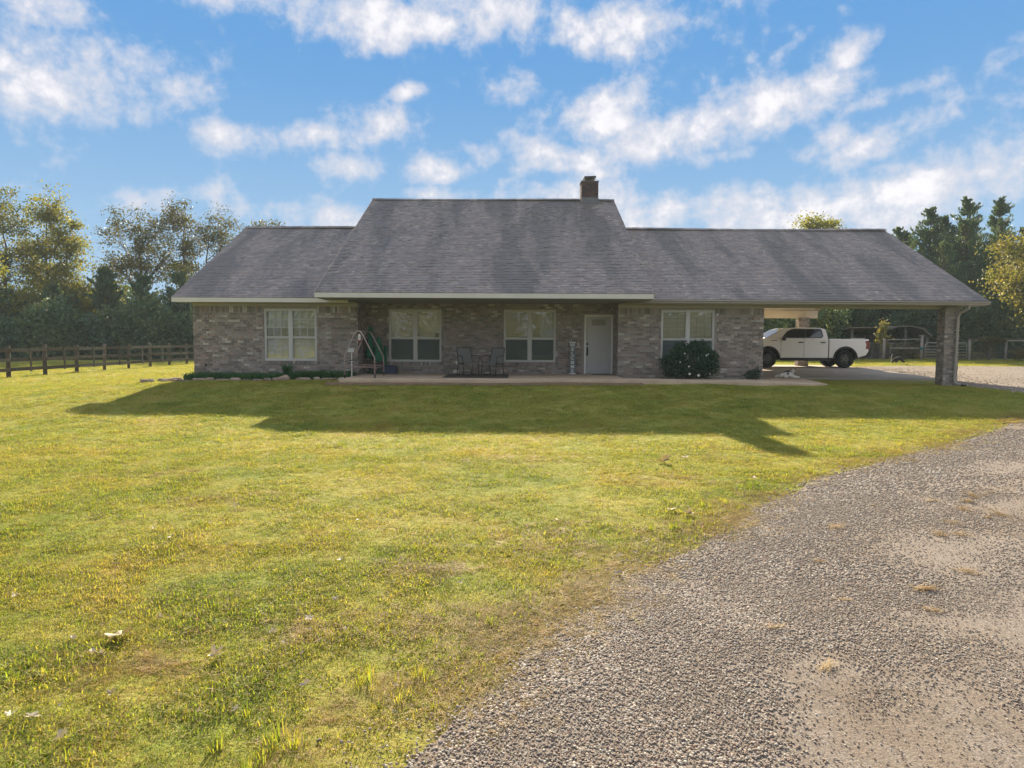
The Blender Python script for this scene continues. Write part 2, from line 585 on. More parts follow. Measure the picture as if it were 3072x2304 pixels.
def thing(name, label, cat, loc=(0, 0, 0), rotz=0.0, group=None):
    o = bpy.data.objects.new(name, None)
    COL.objects.link(o)
    o.location = loc
    o.rotation_euler = (0, 0, rotz)
    o.empty_display_size = 0.2
    return tag(o, label, cat, group)


def arr_mesh(name, verts, faces, mats, mi=None, smooth=False):
    """mesh from numpy arrays: verts (N,3), faces (M,k)"""
    me = bpy.data.meshes.new(name)
    nv, (nf, k) = len(verts), faces.shape
    me.vertices.add(nv)
    me.vertices.foreach_set('co', np.asarray(verts, dtype=np.float32).ravel())
    me.loops.add(nf * k)
    me.loops.foreach_set('vertex_index', np.asarray(faces, dtype=np.int32).ravel())
    me.polygons.add(nf)
    me.polygons.foreach_set('loop_start', np.arange(0, nf * k, k, dtype=np.int32))
    me.polygons.foreach_set('loop_total', np.full(nf, k, dtype=np.int32))
    for m in (mats if isinstance(mats, list) else [mats]):
        me.materials.append(m)
    if mi is not None:
        me.polygons.foreach_set('material_index', np.asarray(mi, dtype=np.int32))
    if smooth:
        me.polygons.foreach_set('use_smooth', np.ones(nf, dtype=bool))
    me.update(calc_edges=True)
    me.validate()
    return me


# ------------------------------------------------------------------ ground shape
def sst(a, b, x):
    t = np.clip((np.asarray(x, dtype=float) - a) / (b - a), 0, 1)
    return t * t * (3 - 2 * t)


def gz(x, y, fine=True):
    """height of the ground; the house stands on a low rise"""
    x = np.asarray(x, dtype=float)
    y = np.asarray(y, dtype=float)
    base = -0.56 + 0.56 * sst(13.3, 23.0, y)
    left = -0.56 + 0.28 * sst(9.0, 20.5, y)
    base = base + (left - base) * sst(-11.0, -17.5, x)
    base = base + 0.065 * sst(19.6, 21.5, y) * sst(9.6, 7.0, np.abs(x + 1.5)) * sst(24.5, 23.5, y)
    base = base + 0.25 * sst(26, 46, y) * sst(14, 24, x)
    base = base - 0.10 * sst(9, 15, x) * sst(14, 20, y) * (1 - sst(24, 29, y))
    base = base + 0.012 * np.sin(x * 1.3 + y * .7) * np.sin(y * 1.1 - x * .35)
    return base


def gzf(x, y):
    return float(gz(x, y))


def in_poly(px, py, poly):
    px = np.asarray(px)
    py = np.asarray(py)
    ins = np.zeros(px.shape, dtype=bool)
    n = len(poly)
    for i in range(n):
        x1, y1 = poly[i]
        x2, y2 = poly[(i + 1) % n]
        c = ((y1 > py) != (y2 > py)) & (px < (x2 - x1) * (py - y1) / ((y2 - y1) if y2 != y1 else 1e-9) + x1)
        ins ^= c
    return ins


def grid_mesh(name, xs, ys, mat, zoff=0.0, keep=None):
    X, Y = np.meshgrid(xs, ys)
    Z = gz(X, Y) + zoff
    nx, ny = len(xs), len(ys)
    idx = np.arange(nx * ny).reshape(ny, nx)
    F = np.stack([idx[:-1, :-1], idx[:-1, 1:], idx[1:, 1:], idx[1:, :-1]], -1).reshape(-1, 4)
    V = np.stack([X.ravel(), Y.ravel(), Z.ravel()], -1)
    if keep is not None:
        cx = V[F, 0].mean(1)
        cy = V[F, 1].mean(1)
        F = F[keep(cx, cy)]
    return arr_mesh(name, V, F, mat, smooth=True)


# gravel drive: left and right edges, then the pad beside the garage
DR_L = [(-3.4, -1.5), (-2.0, .6), (-.9, 2.2), (-.43, 2.96), (.01, 3.95), (.52, 4.74), (.9, 5.38), (1.47, 6.01), (2.12, 6.79), (2.66, 7.7), (4.22, 9.5), (5.51, 10.67),
        (8.42, 13.06), (11.65, 16.0), (14.0, 17.9), (15.6, 19.6), (15.6, 21.2), (15.3, 23.0), (15.55, 24.6), (16.2, 26.6), (16.7, 30), (17.3, 34), (17.9, 37.3)]
DR_R = [(1.5, -1.5), (2.0, .6), (2.5, 2.0), (3.0, 3.0), (3.6, 4.0), (4.3, 5.0), (5.0, 6.0), (5.7, 7.0), (6.6, 8.2), (7.6, 9.4), (9.0, 10.6), (10.6, 11.8),
        (13.0, 13.4), (16.5, 15.2), (20, 17), (23.5, 19), (27, 22), (30, 25), (32, 28), (33, 30), (33.5, 32), (33.0, 34), (26.0, 36.2)]
_sc = lambda p: (p[0] * (1 + .06 * float(sst(20, 14, p[1]))), p[1] * (1 + .06 * float(sst(20, 14, p[1]))))
DR_L = [_sc(p) for p in DR_L]
DR_R = [_sc(p) for p in DR_R]
_tl = np.linspace(0, len(DR_L) - 1, 230)
_i = np.arange(len(DR_L))
DLx, DLy = np.interp(_tl, _i, [p[0] for p in DR_L]), np.interp(_tl, _i, [p[1] for p in DR_L])
DRx, DRy = np.interp(_tl, _i, [p[0] for p in DR_R]), np.interp(_tl, _i, [p[1] for p in DR_R])
_wob = np.array([mnoise.noise(Vector((t * .9, 3.1, 0))) * .10 + mnoise.noise(Vector((t * 2.7, 9.1, 0))) * .06 for t in _tl])
DLx = DLx + _wob * 1.0
DLy = DLy - _wob * 0.8
DRIVE_POLY = list(zip(DLx, DLy)) + list(zip(DRx[::-1], DRy[::-1]))

GREEN = [(.090, .118, .020), (.120, .135, .030)]


def lawn_mat():
    m, T, out = new_mat('lawn turf')
    bs = T.new('ShaderNodeBsdfPrincipled')
    T.l.new(bs.outputs[0], out.inputs[0])
    pos = T.new('ShaderNodeNewGeometry').outputs['Position']
    a = T.noise(pos, 0.55, 5.0, 0.65, 0.4)
    b = T.noise(pos, 2.6, 5.0, 0.65)
    f = T.noise(pos, 34.0, 4.0, 0.7)
    v = T.math('ADD', T.math('MULTIPLY', a, 0.6), T.math('MULTIPLY', b, 0.4))
    col = T.ramp(v, [(.26, (.122, .180, .034)), (.42, (.212, .250, .044)), (.51, (.284, .286, .058)), (.61, (.325, .290, .078)), (.74, (.34, .268, .104))])
    k = T.mrange(f, 0.25, 0.75, 0.55, 1.35, False)
    cmb = T.new('ShaderNodeCombineColor')
    for i in range(3):
        T.l.new(k, cmb.inputs[i])
    col = T.mix(1.0, col, cmb.outputs[0], 'MULTIPLY')
    T.put(bs.inputs['Base Color'], col)
    bs.inputs['Roughness'].default_value = 0.9
    bs.inputs['Specular IOR Level'].default_value = 0.1
    bp = T.new('ShaderNodeBump')
    bp.inputs['Strength'].default_value = 0.9
    bp.inputs['Distance'].default_value = 0.05
    T.l.new(T.noise(pos, 16.0, 6.0, 0.7), bp.inputs['Height'])
    T.l.new(bp.outputs[0], bs.inputs['Normal'])
    return m


def gravel_mat():
    m, T, out = new_mat('gravel and packed dirt')
    bs = T.new('ShaderNodeBsdfPrincipled')
    T.l.new(bs.outputs[0], out.inputs[0])
    pos = T.new('ShaderNodeNewGeometry').outputs['Position']
    vo = T.new('ShaderNodeTexVoronoi')
    vo.inputs['Scale'].default_value = 75.0
    T.l.new(pos, vo.inputs['Vector'])
    sp = T.new('ShaderNodeSeparateColor')
    T.l.new(vo.outputs['Color'], sp.inputs[0])
    st = T.ramp(sp.outputs[0], [(0, (.20, .175, .15)), (.3, (.30, .265, .23)), (.55, (.24, .20, .175)), (.75, (.36, .33, .295)), (1, (.17, .155, .145))])
    dirt = T.ramp(T.noise(pos, 3.0, 6.0, 0.65), [(.3, (.195, .160, .128)), (.6, (.265, .220, .176)), (.75, (.225, .190, .155))])
    fac = T.mrange(T.math('ADD', T.math('MULTIPLY', T.noise(pos, 0.6, 3.0), 0.6), T.math('MULTIPLY', T.noise(pos, 4.0, 5.0, 0.7), 0.4)), 0.47, 0.60, 0.1, 0.85)
    col = T.mix(fac, st, dirt)
    k = T.mrange(T.noise(pos, 60.0, 4.0, 0.7), 0.25, 0.75, 0.52, 1.14, False)
    cmb = T.new('ShaderNodeCombineColor')
    for i in range(3):
        T.l.new(k, cmb.inputs[i])
    col = T.mix(1.0, col, cmb.outputs[0], 'MULTIPLY')
    T.put(bs.inputs['Base Color'], col)
    bs.inputs['Roughness'].default_value = 0.9
    bs.inputs['Specular IOR Level'].default_value = 0.15
    bp = T.new('ShaderNodeBump')
    bp.inputs['Strength'].default_value = 1.0
    bp.inputs['Distance'].default_value = 0.008
    T.l.new(T.math('ADD', T.math('MULTIPLY', vo.outputs['Distance'], -0.25), T.noise(pos, 45.0, 6.0, 0.75)), bp.inputs['Height'])
    T.l.new(bp.outputs[0], bs.inputs['Normal'])
    return m


M['lawn'] = lawn_mat()
M['gravel'] = gravel_mat()


def axis(fine0, fine1, step, lo, hi, k=1.22):
    a = list(np.arange(fine0, fine1 + 1e-6, step))
    s = step
    x = fine1
    while x < hi:
        s *= k
        x += s
        a.append(min(x, hi))
    s = step
    x = fine0
    b = []
    while x > lo:
        s *= k
        x -= s
        b.append(max(x, lo))
    return np.array(b[::-1] + a)


g = link('ground', grid_mesh('ground', axis(-22, 30, 0.4, -170, 170), axis(0, 48, 0.3, -70, 170), M['lawn']))
tag(g, kind='structure')

# drive sheet
CS = 26
u = np.linspace(0, 1, CS)
DX = DLx[:, None] * (1 - u) + DRx[:, None] * u
DY = DLy[:, None] * (1 - u) + DRy[:, None] * u
DZ = gz(DX, DY) + 0.010
idx = np.arange(DX.size).reshape(DX.shape)
DF = np.stack([idx[:-1, :-1], idx[:-1, 1:], idx[1:, 1:], idx[1:, :-1]], -1).reshape(-1, 4)
drive = link('driveway', arr_mesh('driveway', np.stack([DX.ravel(), DY.ravel(), DZ.ravel()], -1), DF, M['gravel'], smooth=True))
tag(drive, kind='structure')

# concrete: porch floor, front walk, garage floor
mb = MB()
mb.prism([(-5.24, 21.45), (3.6, 21.75), (3.6, 25.42), (-5.24, 25.42)], lambda a, b, d: (a, b, d), -0.2, 0.17)
o = mb.build('porch_floor', M['concrete'], bevel=0.012)
tag(o, kind='structure')
mb = MB()
for x in (-1.95, 0.62):
    pass
W_T = [(3.603, 21.75, .165), (6.4, 21.95, .13), (9.93, 22.3, .045), (10.62, 26.28, .045), (8.95, 26.2, .05), (8.9, 24.25, .08), (7.2, 23.25, .12), (3.603, 23.0, .16)]
n = len(W_T)
mb.v = [p for p in W_T] + [(a, b, -.25) for a, b, c in W_T]
mb.f = [tuple(range(n)), tuple(reversed(range(n, 2 * n)))] + [(i + n, (i + 1) % n + n, (i + 1) % n, i) for i in range(n)]
mb.mi = [0] * len(mb.f)
o = mb.build('path', M['concrete'], bevel=0.01)
tag(o, kind='structure')
mb = MB()
S_T = [(8.6, 26.3), (15.75, 26.3), (16.2, 28), (16.6, 31), (17.0, 34.2), (17.3, 37.6), (8.6, 37.6)]
zs = lambda y: .03 + (y - 26.3) * .008
n = len(S_T)
mb.v = [(a, b, zs(b)) for a, b in S_T] + [(a, b, -.25) for a, b in S_T]
mb.f = [tuple(range(n)), tuple(reversed(range(n, 2 * n)))] + [(i + n, (i + 1) % n + n, (i + 1) % n, i) for i in range(n)]
mb.mi = [0] * len(mb.f)
o = mb.build('garage_floor', M['slab'])
tag(o, kind='structure')

# ------------------------------------------------------------------ house
HO = (0.0, 24.2, 0.0)
house = thing('house', 'long single-storey brown brick ranch house with grey shingle roofs, front porch and carport', 'house', HO)


def part(mb, name, mats, parent=None, smooth=False, bevel=0.0, label=None):
    o = mb.build(name, mats, parent or house, HO, smooth, bevel)
    if label:
        o['label'] = label
    return o


WF = 24.2      # front of the wings
PF = 25.4      # porch wall
XL, XPL, XPR, XR = -10.84, -5.25, 3.60, 8.54
WTOP = 2.48
BW, BH, PX, PZ = .203, .066, .2135, .0775
WIN = {'L': (-8.43, -6.655, .636, 2.40, WF), 'P1': (-4.40, -2.53, .585, 2.445, PF), 'P2': (-.305, 1.55, .59, 2.45, PF), 'R': (5.06, 6.875, .65, 2.415, WF)}
DOOR = (2.575, 3.60, .17, 2.29)
rb = random.Random(11)


def courses(s0, s1, z0, z1, holes=(), quoin=(), soldier=True, rowlock=True):
    """list of (s0, s1, z0, z1, proud, full) bricks on one wall face"""
    out = []
    top = z1 - (.215 if soldier else 0)
    nrow = int((top - z0) / PZ)
    dz = (top - z0) / nrow
    for r in range(nrow):
        za = z0 + r * dz
        zb = za + dz - .0105
        x = s0 - (PX * .5 if r % 2 else 0) - .003
        while x < s1 - .02:
            a, b = max(x, s0), min(x + BW, s1)
            x += PX
            segs = [(a, b)]
            for (h0, h1, g0, g1) in holes:
                m0, m1 = (h0 - .075, h1 + .075) if rowlock else (h0, h1)
                n0, n1 = (g0 - .115, g1 + .0) if rowlock else (g0, g1)
                if zb > n0 and za < n1:
                    ns = []
                    for (p, q) in segs:
                        if q <= m0 or p >= m1:
                            ns.append((p, q))
                        else:
                            if p < m0 - .03:
                                ns.append((p, m0 - .008))
                            if q > m1 + .03:
                                ns.append((m1 + .008, q))
                    segs = ns
            for (p, q) in segs:
                if q - p < .025:
                    continue
                pr = rb.uniform(.0, .004)
                for (q0, q1) in quoin:
                    if (p + q) / 2 > q0 and (p + q) / 2 < q1 and (r % 6) in (1, 2, 3, 4):
                        pr += .022
                out.append((p, q, za, zb, pr, (q - p) > BW - .002))
    if soldier:
        x = s0
        while x < s1 - .03:
            b = min(x + .066, s1)
            ok = True
            for (h0, h1, g0, g1) in holes:
                if g1 > top + .02 and b > h0 - .01 and x < h1 + .01:
                    ok = False
            if ok:
                out.append((x, b, top + .004, z1, rb.uniform(.0, .004), False))
            x += .0765
    if rowlock:
        for (h0, h1, g0, g1) in holes:
            if g0 < .3:
                continue
            x = h0 - .10
            while x < h1 + .09:          # sloped sill of bricks on edge
                out.append((x, min(x + .066, h1 + .11), g0 - .112, g0 - .008, .030, False))
                x += .0765
            z = g0
            while z < min(g1, top) - .05:       # bricks on edge up both sides
                out.append((h0 - .072, h0 - .006, z, z + .19, .010, False))
                out.append((h1 + .006, h1 + .072, z, z + .19, .010, False))
                z += .2
    return out


fronts = {}
fronts['left'] = ('y', WF, courses(XL, XPL, -.02, WTOP, [WIN['L'][:4]], [(XL, XL + .44)]))
fronts['right'] = ('y', WF, courses(XPR, XR, -.02, WTOP, [WIN['R'][:4]], [(XR - .44, XR)]))
fronts['porch'] = ('y', PF, courses(XPL + .03, XPR - .03, .17, 2.655, [WIN['P1'][:4], WIN['P2'][:4], DOOR], (), False, True))
fronts['return_l'] = ('x+', XPL, courses(WF + .035, PF, .10, WTOP + .12, (), (), False, False))
fronts['return_r'] = ('x-', XPR, courses(WF + .035, PF, .10, WTOP + .12, (), (), False, False))
COLX0, COLX1, COLY0, COLY1 = 14.57, 15.06, 24.0, 24.42
fronts['col_f'] = ('y', COLY0, courses(COLX0, COLX1, -.12, 2.55, (), [(COLX0, COLX0 + .14), (COLX1 - .14, COLX1)], False, False))
fronts['col_l'] = ('x-', COLX0, courses(COLY0 + .035, COLY1, -.12, 2.55, (), (), False, False))
fronts['rcol_f'] = ('y', 36.5, courses(14.70, 15.22, .10, 2.58, (), (), False, False))
fronts['rcol_l'] = ('x-', 14.70, courses(36.535, 36.95, .10, 2.58, (), (), False, False))


def brick_box(mb, ax, pl, b):
    p, q, za, zb, pr, full = b
    if ax == 'y':
        mb.box(p, q, pl - pr, pl + .03, za, zb)
    elif ax == 'x+':
        mb.box(pl - .03, pl + pr, p, q, za, zb)
    else:
        mb.box(pl - pr, pl + .03, p, q, za, zb)


# walls (mortar bodies behind the bricks)
def wall_with_holes(mb, x0, x1, z0, z1, y0, y1, holes):
    xs = sorted({x0, x1} | {h[0] for h in holes} | {h[1] for h in holes})
    for a, b in zip(xs[:-1], xs[1:]):
        hs = [h for h in holes if h[0] < (a + b) / 2 < h[1]]
        if not hs:
            mb.box(a, b, y0, y1, z0, z1)
        else:
            h = hs[0]
            if h[2] > z0:
                mb.box(a, b, y0, y1, z0, h[2])
            if h[3] < z1:
                mb.box(a, b, y0, y1, h[3], z1)


mb = MB()
wall_with_holes(mb, XL + .01, XPL - .01, -.35, WTOP, WF + .009, WF + .2, [WIN['L'][:4]])
mb.box(XL + .01, XL + .2, WF + .2, 36.3, -.35, WTOP)
mb.box(XPL - .19, XPL - .009, WF + .2, PF + .2, -.35, WTOP + .15)
wall_left = part(mb, 'wall', M['mortar'])
mb = MB()
wall_with_holes(mb, XPL + .0, XPR - .0, -.1, 2.664, PF + .009, PF + .2, [WIN['P1'][:4], WIN['P2'][:4], DOOR])
wall_porch = part(mb, 'wall', M['mortar'])
mb = MB()
wall_with_holes(mb, XPR + .009, XR - .01, -.35, WTOP, WF + .009, WF + .2, [WIN['R'][:4]])
mb.box(XPR + .009, XPR + .19, WF + .2, PF + .2, -.35, WTOP + .15)
mb.box(XR - .2, XR - .01, WF + .2, 36.3, -.35, 3.0)
wall_right = part(mb, 'wall', M['mortar'])
mb = MB()
mb.box(XL + .2, XR - .2, 36.1, 36.3, -.35, 2.6)
part(mb, 'wall', M['brick'])
mb = MB()
mb.box(COLX0 + .009, COLX1 - .0, COLY0 + .009, COLY1, -.4, 2.56)
col_f = part(mb, 'column', M['mortar'])
mb = MB()
mb.box(14.709, 15.21, 36.509, 36.95, -.2, 2.58)
col_r = part(mb, 'column', M['mortar'])

# the 300 bricks that show largest are objects of their own, the rest one mesh
cand = []
for key, par in (('left', wall_left), ('right', wall_right)):
    for b in fronts[key][2]:
        if b[5]:
            cx, cz = (b[0] + b[1]) / 2, (b[2] + b[3]) / 2
            if 4.9 < cx < 7.0 and cz < 1.2:
                continue
            cand.append((cx * cx, key, par, b))
cand.sort(key=lambda t: t[0])
single = cand[:300]
taken = {id(t[3]) for t in single}
brick_me = {}
for _, key, par, b in single:
    h = round(b[3] - b[2], 4)
    if h not in brick_me:
        m_ = MB()
        m_.box(-BW / 2, BW / 2, 0, .034, -h / 2, h / 2)
        brick_me[h] = m_.mesh('brick', M['brick'])
    link('brick', brick_me[h], par, ((b[0] + b[1]) / 2 - HO[0], WF - b[4] - HO[1], (b[2] + b[3]) / 2 - HO[2]))
mb = MB()
for key, (ax, pl, bl) in fronts.items():
    for b in bl:
        if id(b) not in taken:
            brick_box(mb, ax, pl, b)
o = part(mb, 'brick_courses', M['brick'])
tag(o, kind='stuff')

# ------------------------------------------------------------------ roofs
ME_Y, ME_Z, MR_Y, MR_Z = 22.3, 2.845, 31.75, 7.52
WE_Y, WE_Z, WR_Y, WR_Z = 23.7, 2.75, 30.5, 6.085
MX0, MX1 = -6.185, 4.445
LX0, LX1 = -11.32, -5.6
RX0, RX1 = 3.9, 15.80


def roof_body(x0, x1, ye, ze, yr, zr, yb, th=.12):
    """a gabled roof slab: front slope, back slope, gable ends closed"""
    mb = MB()
    k = (zr - ze) / (yr - ye)
    zb = zr - k * (yb - yr)
    n = (-k / math.hypot(1, k), 1 / math.hypot(1, k))
    prof = [(ye, ze - .01), (yr, zr - .01), (yb, zb - .01), (yb, zb - .01 - th), (yr, zr - .01 - th * 1.15), (ye, ze - .01 - th)]
    mb.prism(prof, lambda a, b, d: (d, a, b), x0, x1)
    return mb


roof_m = part(roof_body(MX0, MX1, ME_Y, ME_Z, MR_Y, MR_Z, 39.0), 'roof', M['shingle'], label='tall middle roof over the front porch')
roof_l = part(roof_body(LX0, LX1, WE_Y, WE_Z, WR_Y, WR_Z, 37.1), 'roof', M['shingle'], label='low roof of the wing with the gridded window')
roof_r = part(roof_body(RX0, RX1, WE_Y, WE_Z, WR_Y, WR_Z, 37.1), 'roof', M['shingle'], label='long low roof that runs out over the carport')

rs = random.Random(5)


def shingles(x0, x1, ye, ze, yr, zr, rough, xlim=None):
    """one tab after another up the slope: list of 6-point wedges (local frame along the slope)"""
    L = math.hypot(yr - ye, zr - ze)
    cy, cz = (yr - ye) / L, (zr - ze) / L
    out = []
    n = int(L / .142)
    ex = L / n
    for r in range(n):
        s0 = r * ex - .012
        x = x0 - rs.uniform(0, .3)
        while x < x1:
            w = rs.choice((.11, .15, .15, .19, .24))
            a, b = max(x, x0 - .01), min(x + w - .006, x1 + .01)
            x += w
            if b - a < .03:
                continue
            if xlim and xlim(r * ex * cy + ye, a, b):
                continue
            h0 = .009 + rs.uniform(0, .005) + (rs.uniform(.0, rough) if rs.random() < .5 else 0)
            h1 = h0 + rs.uniform(-.004, .004)
            dr = rs.uniform(-.010, .010) if rs.random() < .6 else 0
            out.append((a, b, s0 + dr, s0 + ex + .02, h0, max(.006, h1)))
    return out, (ye, ze, cy, cz)


def shingle_geo(mb, t, fr):
    a, b, s0, s1, h0, h1 = t
    ye, ze, cy, cz = fr
    def P(x, s, h):
        return (x, ye + s * cy - h * cz, ze + s * cz + h * cy)
    n = len(mb.v)
    mb.v += [P(a, s0, h0), P(b, s0, h1), P(b, s1, .002), P(a, s1, .002), P(a, s0, -.004), P(b, s0, -.004)]
    for f in ((0, 1, 2, 3), (4, 5, 1, 0), (4, 0, 3), (5, 2, 1)):
        mb.f.append(tuple(n + i for i in f))
        mb.mi.append(0)


sh_all = []
k_m = (MR_Z - ME_Z) / (MR_Y - ME_Y)
tm, frm = shingles(MX0, MX1, ME_Y, ME_Z, MR_Y, MR_Z, .010)
tl, frl = shingles(LX0, -5.9, WE_Y, WE_Z, WR_Y, WR_Z, .004)
tr, frr = shingles(4.2, RX1, WE_Y, WE_Z, WR_Y, WR_Z, .003)
sing = sorted(range(len(tm)), key=lambda i: (tm[i][2], -(tm[i][1] - tm[i][0])))[:300]
ss = set(sing)
sh_cache = {}
for i in sing:
    t = tm[i]
    key = (round(t[1] - t[0], 3), round(t[4], 3), round(t[5], 3))
    c = ((t[0] + t[1]) / 2, ME_Y + t[2] * frm[2], ME_Z + t[2] * frm[3])
    if key not in sh_cache:
        m_ = MB()
        w = key[0]
        shingle_geo(m_, (-w / 2, w / 2, 0, t[3] - t[2], key[1], key[2]), (0, 0, frm[2], frm[3]))
        sh_cache[key] = m_.mesh('shingle', M['shingle'])
    link('shingle', sh_cache[key], roof_m, (c[0] - HO[0], c[1] - HO[1], c[2] - HO[2]))
mb = MB()
for i, t in enumerate(tm):
    if i not in ss:
        shingle_geo(mb, t, frm)
for t in tl:
    shingle_geo(mb, t, frl)
for t in tr:
    shingle_geo(mb, t, frr)
o = part(mb, 'shingle_courses', M['shingle'])
tag(o, kind='stuff')

# ridge caps
for par, x0, x1, y, z in ((roof_m, MX0, MX1, MR_Y, MR_Z), (roof_l, LX0, -5.9, WR_Y, WR_Z), (roof_r, 4.2, RX1, WR_Y, WR_Z)):
    mb = MB()
    x = x0
    i = 0
    while x < x1:
        b = min(x + .32, x1 + .01)
        dz = .012 + .004 * math.sin(i * 2.1) + .02 * math.sin(x * .55 + y)
        for sgn in (-1, 1):
            n = len(mb.v)
            mb.v += [(x, y, z + .045 + dz), (b, y, z + .032 + dz), (b, y + sgn * .16, z - .055 + dz), (x, y + sgn * .16, z - .045 + dz)]
            mb.f.append((n, n + 1, n + 2, n + 3))
            mb.mi.append(0)
        x += .22
        i += 1
    o = mb.build('ridge_cap', M['shingle'], par, HO)
    sm = o.modifiers.new('t', 'SOLIDIFY')
    sm.thickness = .012

# closed gable sides of the middle roof and of the wings
mb = MB()
for x in (MX0 + .28, MX1 - .33):
    mb.prism([(22.6, 2.72), (31.75, 7.25), (38.8, 3.8), (38.8, 2.72)], lambda a, b, d: (d, a, b), x, x + .05)
part(mb, 'gable', M['cream'])
mb = MB()
mb.prism([(24.15, 2.72), (30.5, 5.85), (36.7, 2.84), (36.7, 2.72)], lambda a, b, d: (d, a, b), XL + .02, XL + .08)
part(mb, 'gable', M['cream'])
mb = MB()
mb.prism([(24.2, 2.99), (24.75, 3.05), (30.5, 5.85), (36.2, 3.1), (36.7, 2.99)], lambda a, b, d: (d, a, b), 15.3, 15.36)
part(mb, 'gable', M['cream'])

# eaves: fascia boards, soffits, porch ceiling
mb = MB()
mb.box(MX0 + .0, MX1 - .035, ME_Y - .012, ME_Y + .03, ME_Z - .165, ME_Z - .016)
part(mb, 'fascia', M['fascia'], bevel=.004)
mb = MB()
for x in (MX0 + .0, MX1 - .035):
    mb.prism([(ME_Y + .035, ME_Z - .16), (ME_Y + .035, ME_Z - .02), (MR_Y, MR_Z - .03), (MR_Y, MR_Z - .17)], lambda a, b, d: (d, a, b), x, x + .03)
part(mb, 'rake_board', M['fascia'])
mb = MB()
mb.box(LX0, LX1 + .15, WE_Y - .012, WE_Y + .03, WE_Z - .16, WE_Z - .016)
part(mb, 'fascia', M['fascia'], bevel=.004)
mb = MB()
mb.prism([(WE_Y + .035, WE_Z - .15), (WE_Y + .035, WE_Z - .02), (WR_Y, WR_Z - .03), (WR_Y, WR_Z - .16)], lambda a, b, d: (d, a, b), LX0, LX0 + .03)
part(mb, 'rake_board', M['fascia'])
mb = MB()
mb.prism([(WE_Y + .035, WE_Z - .15), (WE_Y + .035, WE_Z - .02), (WR_Y, WR_Z - .03), (WR_Y, WR_Z - .16)], lambda a, b, d: (d, a, b), RX1 - .03, RX1)
part(mb, 'rake_board', M['fascia'])
mb = MB()          # porch ceiling
mb.box(MX0 + .03, MX1 - .04, ME_Y + .03, PF + .25, 2.666, 2.69)
part(mb, 'porch_ceiling', M['soffit'])
mb = MB()          # wing soffits and the frieze under them
mb.box(LX0 + .03, XPL, WE_Y + .03, WF + .01, WE_Z - .158, WE_Z - .13)
part(mb, 'soffit', M['tan_paint'])
mb = MB()
mb.box(XPR, RX1 - .03, WE_Y + .03, WF + .01, WE_Z - .158, WE_Z - .13)
part(mb, 'soffit', M['tan_paint'])
mb = MB()
mb.box(XL - .01, XPL, WF - .025, WF + .01, WTOP + .002, WE_Z - .16)
part(mb, 'frieze_board', M['tan_paint'])
mb = MB()
mb.box(XPR, XR + .01, WF - .025, WF + .01, WTOP + .002, WE_Z - .16)
part(mb, 'frieze_board', M['tan_paint'])
mb = MB()          # header over the carport opening, on the brick column
mb.box(XR + .012, 15.3, WF + .03, WF + .26, 2.50, 2.99)
part(mb, 'header_beam', M['tan_paint'])
mb = MB()
mb.box(XR + .0, 15.68, 36.62, 36.9, 2.56, 3.03)
o = part(mb, 'header_beam', M['cream'], label='cream boarded beam across the back of the carport')
mb = MB()
x = XR + .05
while x < 15.1:
    mb.box(x, x + .012, 36.612, 36.622, 2.57, 3.0)
    x += .15
mb.build('batten', M['cream'], o, HO)
mb = MB()
mb.box(XR, 15.3, WF + .27, 36.61, 3.0, 3.03)
part(mb, 'carport_ceiling', M['cream'])
# gutter along the right wing, with its downpipe at the column
mb = MB()
gprof = [(-.12, .0), (-.135, -.03), (-.10, -.07), (-.105, -.105), (-.01, -.105), (-.01, .0), (-.022, .0), (-.022, -.09), (-.09, -.09), (-.088, -.07), (-.122, -.028), (-.108, .0)]
n0 = len(mb.v)
NG = 24
for i in range(NG + 1):
    t = i / NG
    x = 3.78 + (RX1 - 3.78) * t
    dz = -.018 * t - .006 * math.sin(t * 3.1)
    for a, b in gprof:
        mb.v.append((x, WE_Y - .012 + a, WE_Z - .012 + b + dz))
kp = len(gprof)
for i in range(NG):
    for j in range(kp):
        j2 = (j + 1) % kp
        mb.f.append((i * kp + j, i * kp + j2, (i + 1) * kp + j2, (i + 1) * kp + j))
        mb.mi.append(0)
mb.f.append(tuple(range(kp)))
mb.f.append(tuple(NG * kp + j for j in reversed(range(kp))))
mb.mi += [0, 0]
part(mb, 'gutter', M['gutter'])
mb = MB()
mb.box(RX0, RX1 - .03, WE_Y - .0, WE_Y + .03, WE_Z - .16, WE_Z - .016)
part(mb, 'fascia', M['tan_paint'])
mb = MB()
pipe = [(15.12, 23.62, 2.62), (15.12, 23.64, 2.50), (14.98, 23.88, 2.34), (14.96, 23.93, 2.2), (14.93, 23.93, .1), (14.95, 23.86, -.02), (15.03, 23.70, -.07)]
mb.tube(pipe, [.045] * 7, 8)
dp = part(mb, 'downspout', M['gutter'])
mb = MB()
for z in (.5, 1.75):
    mb.box(14.865, 15.02, 23.9, 23.985, z, z + .03)
mb.build('strap', M['gutter'], dp, HO)
mb = MB()
mb.tube([(15.03, 23.70, -.065), (15.09, 23.58, -.075)], [.052, .05], 8)
mb.build('elbow', M['black'], dp, HO)


